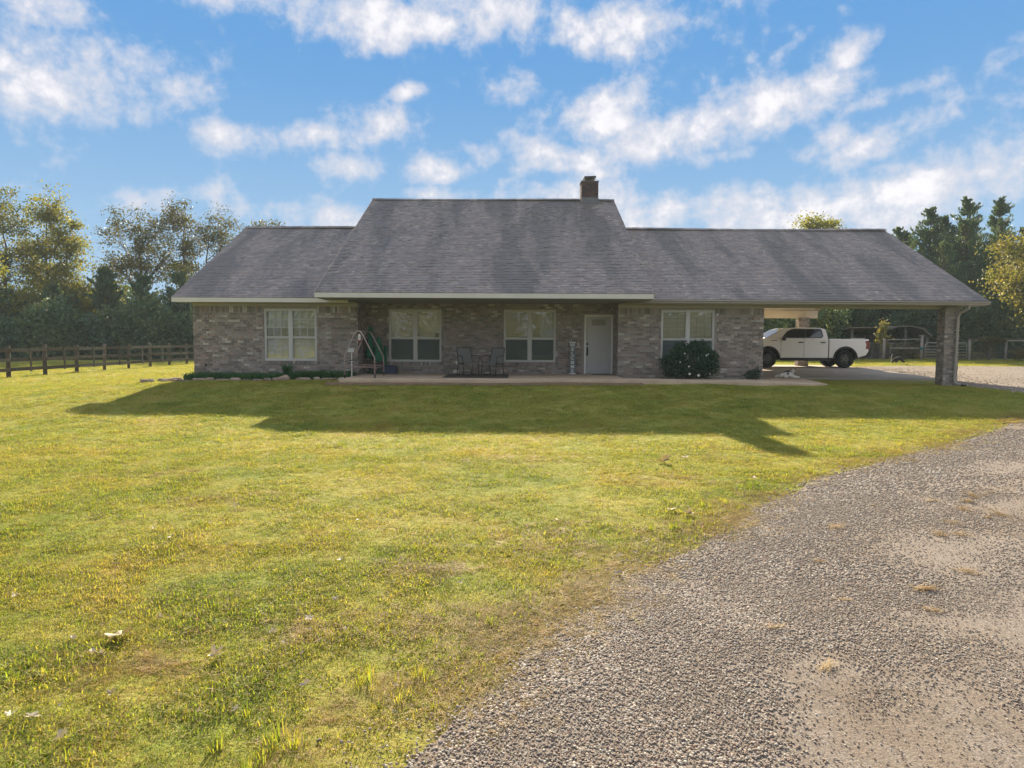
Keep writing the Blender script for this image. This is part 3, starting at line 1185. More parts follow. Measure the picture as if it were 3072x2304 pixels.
# ------------------------------------------------------------------ windows and door
def window(key, name_label, style):
    x0, x1, z0, z1, y = WIN[key]
    mb = MB()
    f = .045
    yf, yb = y + .012, y + .13
    mb.box(x0, x0 + f, yf, yb, z0, z1)
    mb.box(x1 - f, x1, yf, yb, z0, z1)
    mb.box(x0 + f, x1 - f, yf, yb, z1 - f, z1)
    mb.box(x0 + f, x1 - f, yf - .02, yb, z0, z0 + f)
    w = part(mb, 'window', M['vinyl'], bevel=.004, label=name_label)
    xm = (x0 + x1) / 2
    zm = z0 + (z1 - z0) * (.45 if key != 'R' else .44)
    def sub(m_, nm, mat, **kw):
        return m_.build(nm, mat, w, HO, **kw)
    mb = MB()
    mb.box(xm - .052, xm + .052, yf + .004, yb, z0 + f, z1 - f)
    sub(mb, 'mullion', M['vinyl'])
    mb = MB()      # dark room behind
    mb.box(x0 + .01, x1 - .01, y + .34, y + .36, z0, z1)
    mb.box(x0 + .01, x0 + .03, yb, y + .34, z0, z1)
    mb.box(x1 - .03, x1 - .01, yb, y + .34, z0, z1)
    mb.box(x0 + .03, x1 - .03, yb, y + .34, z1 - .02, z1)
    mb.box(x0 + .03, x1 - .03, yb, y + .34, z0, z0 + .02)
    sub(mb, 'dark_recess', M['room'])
    for (a, b) in ((x0 + f, xm - .052), (xm + .052, x1 - f)):
        for lower in (True, False):
            p, q = (z0 + f, zm) if lower else (zm, z1 - f)
            yo = yf + (.035 if lower else .02)
            s = .026
            mb = MB()
            mb.box(a, a + s, yo, yo + .04, p, q)
            mb.box(b - s, b, yo, yo + .04, p, q)
            mb.box(a + s, b - s, yo, yo + .04, q - (.03 if not lower else .036), q)
            mb.box(a + s, b - s, yo, yo + .04, p, p + (.026 if lower else .036))
            sub(mb, 'sash', M['vinyl'])
            mb = MB()
            mb.quad((a + s, yo + .02, p + .02), (b - s, yo + .02, p + .02), (b - s, yo + .02, q - .02), (a + s, yo + .02, q - .02))
            sub(mb, 'pane', M['glass'])
            if style in ('shade', 'blind_screen') and lower:
                mb = MB()
                mb.quad((a + s, yo + .006, p + .02), (b - s, yo + .006, p + .02), (b - s, yo + .006, q - .02), (a + s, yo + .006, q - .02))
                sub(mb, 'insect_screen', M['screen'])
            if style == 'grid' and not lower:
                for t in (1, 2):
                    mb = MB()
                    xx = a + s + (b - a - 2 * s) * t / 3
                    mb.box(xx - .009, xx + .009, yo + .008, yo + .032, p + .036, q - .03)
                    sub(mb, 'muntin', M['vinyl'])
                    mb = MB()
                    zz = p + .036 + (q - p - .066) * t / 3
                    mb.box(a + s, b - s, yo + .010, yo + .030, zz - .009, zz + .009)
                    sub(mb, 'muntin', M['vinyl'])
        yb2 = y + .16
        slat_me = MB()
        wdt = b - a - .03
        slat_me.obox((0, 0, 0), (wdt, .048, .003), Matrix.Rotation(R(52), 3, 'X'))
        sme = slat_me.mesh('slat', M['slat'])
        ztop = z1 - .06
        zbot = z0 + .06
        if style == 'grid':
            ztop = zm + (z1 - zm) * .36
            mb = MB()
            nx, nz = 9, 7
            P = [[(a + (b - a) * i / nx, y + .15 + random.uniform(-.018, .018), ztop - .02 + (z1 - .03 - ztop) * j / nz) for i in range(nx + 1)] for j in range(nz + 1)]
            for j in range(nz):
                for i in range(nx):
                    mb.quad(P[j][i], P[j][i + 1], P[j + 1][i + 1], P[j + 1][i])
            sub(mb, 'foil_sheet', M['foil'])
        if style == 'shade':
            zz = zm + .01
            mb = MB()
            mb.box(a, b, y + .165, y + .172, zz, z1 - .04)
            sub(mb, 'roller_shade', M['shade'])
        else:
            z = zbot
            while z < ztop:
                link('slat', sme, w, ((a + b) / 2 - HO[0], yb2 - HO[1], z + random.uniform(-.002, .002) - HO[2]))
                z += .044
            for fx in (.33, .67):
                mb = MB()
                xx = a + (b - a) * fx
                mb.box(xx - .005, xx + .005, yb2 - .03, yb2 - .027, zbot, ztop)
                sub(mb, 'blind_tape', M['tan_paint'])
    return w


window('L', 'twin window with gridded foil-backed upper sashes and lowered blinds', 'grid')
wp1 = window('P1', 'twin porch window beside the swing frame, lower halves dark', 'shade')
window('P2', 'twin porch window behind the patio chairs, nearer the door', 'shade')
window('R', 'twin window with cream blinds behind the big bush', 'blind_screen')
mb = MB()
mb.box(-2.78, -2.63, PF + .15, PF + .162, 1.45, 1.62)
mb.build('sticker', M['room'], wp1, HO)

# front door
x0, x1, z0, z1 = DOOR
mb = MB()
y = PF
for a, b, p, q in ((x0, x0 + .062, z0, z1), (x1 - .066, x1 - .004, z0, z1), (x0 + .062, x1 - .066, z1 - .066, z1)):
    mb.box(a, b, y - .012, y + .1, p, q)
dframe = part(mb, 'door_frame', M['frame_white'], bevel=.004)
mb = MB()
da, db, dz0, dz1 = x0 + .066, x1 - .07, z0 + .035, z1 - .07
mb.box(da, db, y + .045, y + .085, dz0, dz1)
door = part(mb, 'door', M['door'])
def dpanel(a, b, p, q):
    m_ = MB()
    t = .022
    m_.box(a, b, y + .036, y + .0452, p, p + t)
    m_.box(a, b, y + .036, y + .0452, q - t, q)
    m_.box(a, a + t, y + .036, y + .0452, p + t, q - t)
    m_.box(b - t, b, y + .036, y + .0452, p + t, q - t)
    m_.build('panel', M['door'], door, HO)
w_ = db - da
for (a, b) in ((da + .11, da + w_ * .46), (da + w_ * .54, db - .11)):
    dpanel(a, b, dz0 + .2, dz0 + .85)
    dpanel(a, b, dz0 + .98, dz0 + 1.58)
mb = MB()
mb.box(da + .2, db - .2, y + .035, y + .045, dz0 + 1.70, dz0 + 1.92)
mb.build('door_light', M['shade'], door, HO)
mb = MB()
mb.box(da + .2, db - .2, y + .028, y + .036, dz0 + 1.69, dz0 + 1.70)
mb.box(da + .2, db - .2, y + .028, y + .036, dz0 + 1.92, dz0 + 1.93)
mb.build('light_frame', M['door'], door, HO)
mb = MB()
mb.box(da + .02, da + .075, y + .028, y + .045, dz0 + 1.0, dz0 + 1.08)
mb.tube([(da + .048, y + .028, dz0 + 1.04), (da + .048, y + .0, dz0 + 1.04)], .022, 10)
mb.build('deadbolt', M['black'], door, HO)
mb = MB()
mb.box(da + .022, da + .074, y + .03, y + .045, dz0 + .62, dz0 + .93)
mb.tube([(da + .048, y + .03, dz0 + .88), (da + .048, y - .03, dz0 + .86), (da + .048, y - .03, dz0 + .7), (da + .048, y + .03, dz0 + .66)], .012, 8)
mb.build('handle', M['black'], door, HO)
mb = MB()
mb.box(x0 + .03, x1 - .03, y - .03, y + .1, z0 + .001, z0 + .034)
mb.build('threshold', M['galv'], dframe, HO)
mb = MB()
mb.box(2.33, 2.375, PF - .03, PF - .004, 1.16, 1.29)
part(mb, 'doorbell', M['white_plastic'], bevel=.006)
mb = MB()
mb.tube([(6.955, WF - .045, 2.27), (6.955, WF - .004, 2.27)], .035, 12)
part(mb, 'junction_cover', M['white_plastic'])
mb = MB()
mb.tube([(-10.42, WF - .0, .46), (-10.42, WF - .09, .46), (-10.42, WF - .12, .40)], .014, 8)
mb.tube([(-10.45, WF - .07, .50), (-10.39, WF - .07, .50)], .022, 8)
mb.tube([(-10.42, WF - .07, .46), (-10.42, WF - .07, .50)], .01, 8)
part(mb, 'hose_tap', M['rust'])
mb = MB()
mb.box(-2.02, -1.95, PF - .02, PF - .003, .50, .62)
mb.box(-2.11, -1.92, PF - .025, PF - .003, .20, .29)
part(mb, 'outlet_cover', M['white_plastic'])

# chimney
CX0, CX1, CY0, CY1 = 2.965, 3.70, 31.2, 31.95
mb = MB()
mb.box(CX0 + .012, CX1 - .012, CY0 + .012, CY1 - .012, 6.6, 8.20)
chim = part(mb, 'chimney', M['brick_dark'])
for (ax, pl, s0, s1) in (('y', CY0, CX0, CX1), ('x-', CX0, CY0 + .035, CY1)):
    for b in courses(s0, s1, 7.56, 8.23, (), (), False, False):
        m_ = MB()
        brick_box(m_, ax, pl, b)
        m_.build('brick', M['brick_dark'], chim, HO)
mb = MB()
mb.box(CX1 - .03, CX1, CY0 + .035, CY1, 7.56, 8.23)
mb.build('brick_side', M['brick_dark'], chim, HO)
mb = MB()
mb.box(CX0 - .006, CX1 + .006, CY0 - .008, CY1, 7.1, 7.55)
mb.box(CX0 - .14, CX0 - .007, CY0 + .0, CY0 + .03, 7.255, 7.285)
mb.box(CX1 + .007, CX1 + .2, CY0 + .0, CY0 + .03, 7.27, 7.30)
mb.build('flashing', M['flash'], chim, HO)
mb = MB()
mb.box(CX0 - .02, CX1 + .02, CY0 - .02, CY1 + .02, 8.232, 8.262)
mb.build('crown', M['flash'], chim, HO)
mb = MB()
mb.lathe([(.15, 8.25), (.15, 8.33), (.17, 8.33), (.17, 8.345)], ((CX0 + CX1) / 2 + .0, CY0 + .3, 0), 16)
mb.build('flue', M['rust'], chim, HO)
mb = MB()
cx, cy = (CX0 + CX1) / 2, CY0 + .3
for sx in (-1, 1):
    for sy in (-1, 1):
        mb.box(cx + sx * .17 - .012, cx + sx * .17 + .012, cy + sy * .15 - .012, cy + sy * .15 + .012, 8.26, 8.42)
mb.quad((cx - .28, cy - .24, 8.39), (cx + .27, cy - .24, 8.40), (cx + .27, cy + .24, 8.40), (cx - .28, cy + .24, 8.39))
mb.quad((cx - .28, cy - .24, 8.39), (cx - .22, cy - .2, 8.48), (cx + .27, cy - .2, 8.50), (cx + .27, cy - .24, 8.40))
mb.quad((cx - .22, cy - .2, 8.48), (cx - .22, cy + .2, 8.48), (cx + .27, cy + .2, 8.50), (cx + .27, cy - .2, 8.50))
mb.quad((cx - .28, cy - .24, 8.39), (cx - .28, cy + .24, 8.39), (cx - .22, cy + .2, 8.48), (cx - .22, cy - .2, 8.48))
mb.quad((cx + .27, cy - .24, 8.40), (cx + .27, cy + .24, 8.40), (cx + .29, cy + .2, 8.50), (cx + .27, cy - .2, 8.50))
mb.build('cap', M['dark_metal'], chim, HO)


# ------------------------------------------------------------------ vegetation
def norm(v):
    v = np.asarray(v, dtype=float)
    return v / (np.linalg.norm(v) + 1e-9)


def rot_about(v, axis, ang):
    axis = norm(axis)
    return v * math.cos(ang) + np.cross(axis, v) * math.sin(ang) + axis * np.dot(axis, v) * (1 - math.cos(ang))


def segs_mesh(name, segs, mat, n=5):
    V, F = [], []
    for (p, q, r0, r1) in segs:
        d = norm(q - p)
        a = norm(np.cross(d, (0.3, 0.9, 0.2)))
        b = np.cross(d, a)
        base = len(V) // 1
        for (c, r) in ((p - d * r0 * .3, r0), (q + d * r1 * .3, r1)):
            for k in range(n):
                an = 2 * math.pi * k / n
                V.append(c + (a * math.cos(an) + b * math.sin(an)) * r)
        for k in range(n):
            k2 = (k + 1) % n
            F.append((base + k, base + k2, base + n + k2, base + n + k))
    return arr_mesh(name, np.array(V), np.array(F), mat, smooth=True)


def leaf_cards(rng, C, size, aspect=0.6, up=None, spread=1.0):
    """one folded leaf-sized blade per centre; returns verts, faces"""
    N = len(C)
    d = rng.normal(0, 1, (N, 3))
    if up is not None:
        d = d * spread + up
    d /= np.linalg.norm(d, axis=1)[:, None] + 1e-9
    t = rng.normal(0, 1, (N, 3))
    s = np.cross(d, t)
    s /= np.linalg.norm(s, axis=1)[:, None] + 1e-9
    sz = size * rng.uniform(.6, 1.3, (N, 1))
    a = C - d * sz * .5
    b = C + s * sz * aspect * .5
    c = C + d * sz * .5
    e = C - s * sz * aspect * .5
    V = np.stack([a, b, c, e], 1).reshape(-1, 3)
    F = np.arange(N * 4).reshape(N, 4)
    return V, F


def grow(rng, segs, tips, p, d, L, r, depth, up=.08, first=0.3, kids=(2, 3), wob=.13):
    n = 5 if depth > 1 else 4
    for i in range(n):
        d = norm(d + rng.normal(0, wob, 3) + np.array((0, 0, up)))
        q = p + d * L / n
        r2 = r * (.84 if depth > 1 else .74)
        segs.append((p, q, r, r2))
        if depth > 0 and (i + 1) / n > first:
            for _ in range(rng.integers(kids[0], kids[1] + 1) if depth > 1 else rng.integers(1, 3)):
                ax = rot_about(norm(np.cross(d, rng.normal(0, 1, 3))), d, rng.uniform(0, 6.28))
                cd = rot_about(d, ax, R(rng.uniform(28, 62)))
                grow(rng, segs, tips, q, cd, L * rng.uniform(.42, .66), max(r2 * .55, .008), depth - 1, up, .2, kids, wob)
        p, r = q, r2
    tips.append(p)


def broad_tree(name, label, loc, H, seed, leaf, lsize=.26, per=26, sig=.5, first=.32, trunk_r=.22, spread=1.0, lean=(0, 0), kids=(2, 3), depth=3, tall=.62, low=None, thin=1.0, group=None, Rad=None):
    rng = np.random.default_rng(seed)
    segs, tips = [], []
    grow(rng, segs, tips, np.array((0., 0., -.2)), norm((lean[0], lean[1], 1.0)), H * tall, trunk_r, depth, .07, first, kids)
    T = np.array(tips)
    k = H / max(T[:, 2].max() + sig * 1.2, .1)
    rr = np.percentile(np.hypot(T[:, 0], T[:, 1]), 88)
    kx = Rad / rr if Rad else k * spread
    S = np.array((kx, kx, k))
    segs = [(p * S, q * S, r0, r1) for p, q, r0, r1 in segs]
    T = T * S
    if thin < 1.0:
        T = T[rng.random(len(T)) < thin]
    z = loc[2] if len(loc) > 2 else gzf(loc[0], loc[1])
    root = thing(name, label, 'tree', (loc[0], loc[1], z), 0, group)
    link('trunk', segs_mesh('trunk', segs, M['bark']), root)
    sizes = rng.uniform(.5, 1.3, len(T))
    C = []
    for t, s_ in zip(T, sizes):
        m = max(3, int(per * s_))
        C.append(t + rng.normal(0, sig * (.5 + .5 * s_), (m, 3)) * np.array((1, 1, .8)))
    C = np.concatenate(C)
    if low:
        extra = rng.normal(0, 1, (low[0], 3)) * np.array(low[2]) + np.array(low[1])
        C = np.concatenate([C, extra])
    C = C[C[:, 2] > .3]
    V, F = leaf_cards(rng, C, lsize, .75)
    link('crown', arr_mesh('crown', V, F, leaf), root)
    return root


def crown_tree(name, label, loc, seed, leaf, crowns, fork, nclump=60, per=70, sig=.42, lsize=.18, trunk_r=.26, lean=0.0, prim=8, group=None):
    """trunk to a fork, limbs to clumps of leaves spread through one or more ellipsoids (dx, dy, z, rx, ry, rz)"""
    rng = np.random.default_rng(seed)
    segs = []
    H = max(c[2] + c[5] for c in crowns)
    ax = []
    p = np.array((0., 0., -.3))
    nt = 12
    top = H * .86
    for i in range(nt):
        t = (i + 1) / nt
        q = np.array((lean * t * t * H + rng.normal(0, .10) * t, rng.normal(0, .10) * t, top * t))
        r0, r1 = trunk_r * (1 - .93 * (i / nt) ** .8), trunk_r * (1 - .93 * t ** .8)
        segs.append((p, q, r0, max(r1, .02)))
        ax.append(q)
        p = q
    ax = np.array(ax)
    vol = np.array([c[3] * c[5] for c in crowns])
    vol = vol / vol.sum()
    CL = []
    for c, k in zip(crowns, vol):
        m = max(3, int(nclump * k))
        v = rng.normal(0, 1, (m, 3))
        v /= np.linalg.norm(v, axis=1)[:, None]
        rad = rng.uniform(.25, 1.0, (m, 1)) ** .55
        CL.append(np.array(c[:3]) + v * rad * np.array(c[3:6]))
    CL = np.concatenate(CL)
    # limbs: clumps grouped round a few leading points
    lead = CL[rng.choice(len(CL), min(prim, len(CL)), False)]
    own = np.argmin(np.linalg.norm(CL[:, None] - lead[None], axis=2), axis=1)
    C = []
    def limb(a, b, r0, r1, n, bow):
        pts = [a + (b - a) * (k / n) + np.array((0, 0, -bow * math.sin(math.pi * k / n))) + (rng.normal(0, .09, 3) * (0 < k < n)) for k in range(n + 1)]
        for k in range(n):
            ra = r0 + (r1 - r0) * k / n
            rb_ = r0 + (r1 - r0) * (k + 1) / n
            segs.append((pts[k], pts[k + 1], ra, rb_))
        return pts
    for g_ in range(len(lead)):
        mem = CL[own == g_]
        if not len(mem):
            continue
        mid = mem.mean(0)
        d = math.hypot(mid[0], mid[1])
        zb = np.clip(mid[2] - .9 * d - .8, fork, top * .95)
        j = int(np.clip(zb / top * nt, 0, nt - 1))
        base = ax[j]
        rl = trunk_r * (1 - .9 * ((j + 1) / nt) ** .8) * .62
        pts = limb(base, base + (mid - base) * .86, rl, rl * .45, 5, .12 * d)
        for c in mem:
            s0 = pts[rng.integers(2, 6)]
            q = limb(s0, c, rl * .38, .016, 4, .05 * np.linalg.norm(c - s0))
            cn = max(6, int(per * 1.55 * rng.uniform(.35, 1.5)))
            sc_ = sig * rng.uniform(.7, 1.35)
            L = c + rng.normal(0, sc_, (cn, 3)) * np.array((1.1, 1.1, .72))
            C.append(L)
            for k in range(4):
                e = L[rng.integers(0, cn)]
                segs.append((q[rng.integers(2, 5)], e, .014, .005))
    C = np.concatenate(C)
    root = thing(name, label, 'tree', (loc[0], loc[1], gzf(loc[0], loc[1])), 0, group)
    link('trunk', segs_mesh('trunk', segs, M['bark']), root)
    V, F = leaf_cards(rng, C, lsize, .75)
    link('crown', arr_mesh('crown', V, F, leaf), root)
    return root


def cedar(name, label, loc, H, Rb, seed, leaf, n=70, lsize=.34, cat='tree', power=.85, dens=1.0, lean=0.0, group=None):
    rng = np.random.default_rng(seed)
    segs = []
    p = np.array((0., 0., -.2))
    d = np.array((0, 0, 1.))
    ax = []
    for i in range(8):
        q = np.array((lean * ((i + 1) / 8) ** 2 * H + rng.normal(0, .05), rng.normal(0, .05), H * 1.0 * (i + 1) / 8))
        segs.append((p, q, .16 * H / 10 * (1 - i / 9), .16 * H / 10 * (1 - (i + 1) / 9)))
        ax.append((p, q))
        p = q
    C, U = [], []
    lobes = rng.uniform(0, 6.28, 5)
    for i in range(n):
        t = rng.uniform(.06, .98) ** .9
        h = H * t
        k = min(7, int(t / .97 * 8))
        a, b = ax[k]
        o = a + (b - a) * np.clip((h - a[2]) / max(.01, b[2] - a[2]), 0, 1)
        an = rng.uniform(0, 6.28)
        lob = 1 + .28 * math.sin(an * 3 + lobes[0] + t * 5) + .18 * math.sin(an * 5 + lobes[1] - t * 9)
        L = Rb * (1 - t) ** power * rng.uniform(.65, 1.15) * lob + .04
        el = R(rng.uniform(15, 50))
        dirn = np.array((math.cos(an) * math.cos(el), math.sin(an) * math.cos(el), math.sin(el)))
        e = o + dirn * L
        segs.append((o, e, .03, .008))
        m = max(3, int(L / .2))
        for j in range(m):
            f = (j + .6) / m
            if f < .34 and t < .9:
                continue
            c = o + dirn * L * f
            cnt = max(3, int(11 * dens * (1.1 - .4 * f)))
            pts = c + rng.normal(0, (.085 + .08 * (1 - f) * min(L, 1.5)) * min(1.0, .3 + 2.2 * (1 - t)), (cnt, 3))
            C.append(pts)
            U.append(np.tile(dirn + np.array((0, 0, .8)), (cnt, 1)))
    C = np.concatenate(C)
    U = np.concatenate(U)
    z = gzf(loc[0], loc[1])
    root = thing(name, label, cat, (loc[0], loc[1], z), 0, group)
    link('trunk', segs_mesh('trunk', segs, M['bark'], 4), root)
    V, F = leaf_cards(rng, C, lsize, .34, U, .55)
    link('crown', arr_mesh('crown', V, F, leaf), root)
    return root


def bush_pts(rng, n, blobs):
    """points through several ellipsoids, thicker towards the outside"""
    w = np.array([b[3] * b[4] * b[5] for b in blobs]) ** .8
    w = w / w.sum()
    C = []
    for b, k in zip(blobs, w):
        m = int(n * k)
        v = rng.normal(0, 1, (m, 3))
        v /= np.linalg.norm(v, axis=1)[:, None]
        rad = rng.uniform(.35, 1.0, (m, 1)) ** .5
        bump = 1 + .22 * np.sin(v[:, :1] * 5 + b[0] * 3) * np.cos(v[:, 2:] * 6 + b[1]) + rng.normal(0, .07, (m, 1))
        C.append(np.array(b[:3]) + v * rad * bump * np.array(b[3:6]))
    return np.concatenate(C)


def shrub(name, label, cat, loc, blobs, n, lsize, leaf, seed, aspect=.6, stems=6, group=None):
    rng = np.random.default_rng(seed)
    z = gzf(loc[0], loc[1]) if len(loc) < 3 else loc[2]
    root = thing(name, label, cat, (loc[0], loc[1], z), 0, group)
    C = bush_pts(rng, n, blobs)
    C = C[C[:, 2] > .02]
    segs = []
    for i in range(stems):
        b = blobs[i % len(blobs)]
        e = np.array(b[:3]) + rng.normal(0, .35, 3) * np.array(b[3:6])
        m_ = e * .5 + rng.normal(0, .06, 3)
        m_[2] = max(.1, m_[2])
        segs += [(np.array((rng.normal(0, .06), rng.normal(0, .06), -.05)), m_, .03, .02), (m_, e, .02, .008)]
    link('stem', segs_mesh('stem', segs, M['bark'], 4), root)
    V, F = leaf_cards(rng, C, lsize, aspect, np.array((0, 0, .35)), 1.0)
    link('foliage', arr_mesh('foliage', V, F, leaf), root)
    return root


# real leaf colours
M['lf_olive'] = mk_leaf('olive autumn leaf', [(.07, .095, .028), (.11, .14, .036), (.16, .165, .042), (.175, .14, .038)], .5, .8)
M['lf_gold'] = mk_leaf('golden green leaf', [(.10, .135, .03), (.155, .185, .04), (.215, .215, .05), (.22, .18, .045)], .55, .7)
M['lf_rust'] = mk_leaf('brown autumn leaf', [(.055, .068, .026), (.08, .092, .03), (.12, .11, .034), (.13, .09, .034)], .42, .9)
M['lf_dark'] = mk_leaf('dark evergreen leaf', [(.05, .105, .07), (.078, .138, .078), (.12, .17, .08), (.17, .19, .07)], .35, .55)
M['lf_cedar'] = mk_leaf('cedar spray', [(.046, .10, .072), (.066, .122, .08), (.10, .155, .075), (.135, .16, .07)], .35, .6)
M['lf_maple'] = mk_leaf('yellow maple leaf', [(.11, .14, .035), (.16, .18, .05), (.22, .21, .065), (.24, .18, .055)], .45, .9)
M['lf_bush'] = mk_leaf('bush leaf', [(.018, .052, .030), (.03, .072, .038), (.05, .095, .042)], .3, 4.0)
M['lf_bed'] = mk_leaf('bed blade', [(.035, .12, .05), (.05, .155, .06), (.075, .17, .055)], .4, 3.0)
M['lf_fence'] = mk_leaf('rank weeds', [(.10, .115, .03), (.17, .16, .05), (.22, .15, .06), (.12, .14, .035)], .45, 1.5)

# trees on the left, beyond the rail fence
crown_tree('autumn_tree', 'tall dark olive tree cut by the left edge of the photo', (-41.2, 58), 21, M['lf_olive'], [(.3, 0, 10.6, 1.7, 1.6, 3.4), (0, 0, 6.4, 2.0, 1.6, 2.6)], 3.5, 60, 80)
crown_tree('autumn_tree', 'biggest golden green tree, second from the left, with spreading dark limbs', (-39.0, 60), 34, M['lf_gold'], [(.3, 0, 11.0, 1.7, 1.6, 3.2), (1.9, .2, 9.0, 1.3, 1.2, 2.4), (.9, 0, 6.4, 2.7, 1.6, 2.3), (-1.2, 0, 8.2, 1.3, 1.2, 2.2)], 3.0, 120, 85, trunk_r=.30, prim=12)
crown_tree('autumn_tree', 'golden bushy tree below the right shoulder of the biggest golden tree', (-36.6, 59), 36, M['lf_gold'], [(0, 0, 5.2, 1.4, 1.2, 2.3), (.6, 0, 3.6, 1.4, 1.2, 1.6)], 1.8, 45, 90, trunk_r=.16)
crown_tree('autumn_tree', 'slim wispy tree in the dip between the golden and the lone tree', (-35.4, 62), 8, M['lf_olive'], [(0, 0, 6.4, 1.1, 1.0, 1.9), (.5, 0, 4.4, 1.0, .9, 1.3)], 2.5, 28, 40, trunk_r=.12)
crown_tree('autumn_tree', 'lone round-crowned brown tree standing clear against the sky', (-32.3, 62), 15, M['lf_rust'], [(-.7, 0, 9.7, 2.5, 2.2, 3.0), (1.0, 0, 8.6, 1.9, 1.8, 2.4), (-1.6, 0, 7.4, 1.6, 1.4, 1.3)], 4.4, 88, 62, .40, .17, .30, 0, 11)
crown_tree('autumn_tree', 'tallest brown-leaved tree just left of the house roof, its trunk forked', (-29.5, 64), 47, M['lf_rust'], [(-.2, 0, 11.2, 1.9, 1.7, 2.9), (.3, 0, 8.0, 1.8, 1.5, 1.7)], 5.0, 66, 66, .40, .17, .30, .004, 9)
crown_tree('autumn_tree', 'brown-leaved tree leaning over the slope of the left roof', (-28.2, 66), 52, M['lf_rust'], [(.9, 0, 10.8, 1.7, 1.5, 2.8), (1.7, 0, 8.0, 1.4, 1.2, 1.5)], 5.0, 52, 60, .40, .17, .26, .006, 8)
crown_tree('autumn_tree', 'tree of which only the top twigs show above the left roof ridge', (-24.6, 71), 61, M['lf_rust'], [(-.2, 0, 12.2, 2.2, 1.6, 1.5), (0, 0, 9.0, 2.0, 1.6, 2.2)], 6.0, 34, 48, .36, .19, .24)
crown_tree('young_tree', 'small bright green tree peeping in at the left edge before the wood', (-31.0, 40), 71, M['lf_gold'], [(0, 0, 5.4, 1.9, 1.6, 1.7)], 2.0, 46, 80, .34, .14, .13)
crown_tree('young_tree', 'yellowing young tree low against the left gable of the house', (-27.5, 60), 73, M['lf_gold'], [(0, 0, 5.6, 1.7, 1.3, 2.3), (-1.2, 0, 4.2, 1.2, 1.0, 1.5)], 2.0, 46, 70, .40, .18, .14)
crown_tree('young_tree', 'low sunlit golden tree in front of the thicket, under the biggest tree', (-37.9, 55.5), 75, M['lf_gold'], [(0, 0, 3.9, 1.5, 1.1, 1.6), (-.9, 0, 2.8, 1.3, 1.0, 1.2), (.9, 0, 2.7, 1.2, 1.0, 1.1)], 1.0, 60, 80, .40, .19, .12)
crown_tree('young_tree', 'low sunlit olive tree at the far left in front of the thicket', (-41.0, 55.5), 76, M['lf_gold'], [(0, 0, 4.6, 1.3, 1.1, 1.7), (.5, 0, 3.0, 1.3, 1.0, 1.2)], 1.2, 45, 80, .40, .19, .12)
crown_tree('young_tree', 'golden young tree between the lone brown tree and the cedar', (-34.2, 60), 74, M['lf_gold'], [(0, 0, 5.0, 1.1, 1.0, 1.9), (.4, 0, 3.6, 1.2, 1.0, 1.3)], 2.0, 30, 60, .40, .18, .12)
for i, (x, y, H, Rb, lab) in enumerate((
        (-33.0, 58, 7.4, 1.9, 'dark pointed cedar below the lone brown tree'),
        (-35.9, 56, 5.8, 2.0, 'squat dark cedar under the golden tree'),
        (-39.0, 55, 5.2, 2.2, 'broad dark cedar at the far left of the wood edge'),
        (-29.6, 57, 6.6, 2.1, 'dark cedar right of the lone brown tree, nearly to the house'),
        (-26.6, 57, 6.8, 2.0, 'dark cedar hidden partly by the left gable'))):
    cedar('cedar_tree', lab, (x, y), H, Rb * 1.25, 100 + i, M['lf_cedar'], 120, .34, dens=1.3, power=.62)
for i, (x, y, w, h, lab) in enumerate((
        (-42.0, 54, 2.6, 4.0, 'dark thicket shrub behind the first fence bays at the left'),
        (-38.2, 53, 2.4, 3.2, 'dark thicket shrub below the tallest golden tree'),
        (-34.4, 53, 2.2, 5.0, 'dark rounded thicket shrub left of the middle of the fence'),
        (-31.0, 54, 2.2, 4.2, 'tall dark thicket shrub under the lone brown tree'),
        (-27.8, 54, 2.2, 5.4, 'dark thicket shrub next to the house end of the fence'),
        (-24.6, 55, 2.4, 4.4, 'dark thicket shrub mostly behind the left house corner'))):
    shrub('thicket_shrub', lab, 'shrub', (x, y), [(0, 0, h * .40, w, 1.5, h * .52), (w * .5, .3, h * .3, w * .7, 1.3, h * .4), (-w * .5, -.2, h * .34, w * .6, 1.2, h * .42)],
          7500, .25, M[('lf_dark', 'lf_cedar', 'lf_dark', 'lf_cedar', 'lf_dark', 'lf_cedar')[i]], 200 + i, .7)

# right side: cedars, maple, oak behind the roof
RC = ((29.5, 55, 9.9, 1.7, 'low cedar tip just past the right end of the roof ridge'),
      (31.9, 55, 11.4, 2.2, 'feathery cedar, first tall one right of the roof'),
      (33.6, 56, 11.0, 1.9, 'double-topped cedar tight against the tallest one'),
      (34.8, 55, 12.3, 2.3, 'tallest cedar on the right, its top drawn out to a point'),
      (38.6, 57, 12.6, 2.2, 'narrow spire cedar standing apart above the yellow maple'),
      (41.9, 56, 12.2, 2.4, 'cedar cut off by the right edge of the photo'),
      (30.6, 51, 8.3, 2.4, 'mid-height cedar behind the slope of the carport roof'),
      (33.4, 50, 7.6, 2.3, 'bushy cedar behind the brick carport column'),
      (36.4, 51, 9.2, 2.5, 'wide cedar between the column and the maple'),
      (39.6, 50, 7.6, 2.5, 'dark cedar behind the yellow maple'),
      (31.2, 57, 9.9, 2.3, 'cedar filling the gap behind the first tall cedar'),
      (36.5, 58, 11.0, 2.4, 'cedar filling the gap right of the tallest cedar'),
      (40.2, 59, 10.8, 2.5, 'cedar standing between the narrow spire and the photo edge'),
      (27.0, 52, 6.4, 2.2, 'cedar seen under the carport roof above the shed'),
      (24.3, 51, 5.6, 2.1, 'cedar seen under the carport roof behind the truck bed'))
for i, (x, y, H, Rb, lab) in enumerate(RC):
    cedar('cedar_tree', lab, (x, y), H, Rb * 1.38, 140 + i, M['lf_cedar'], 260 if H > 9 else 160, .25, dens=1.2, power=.66)
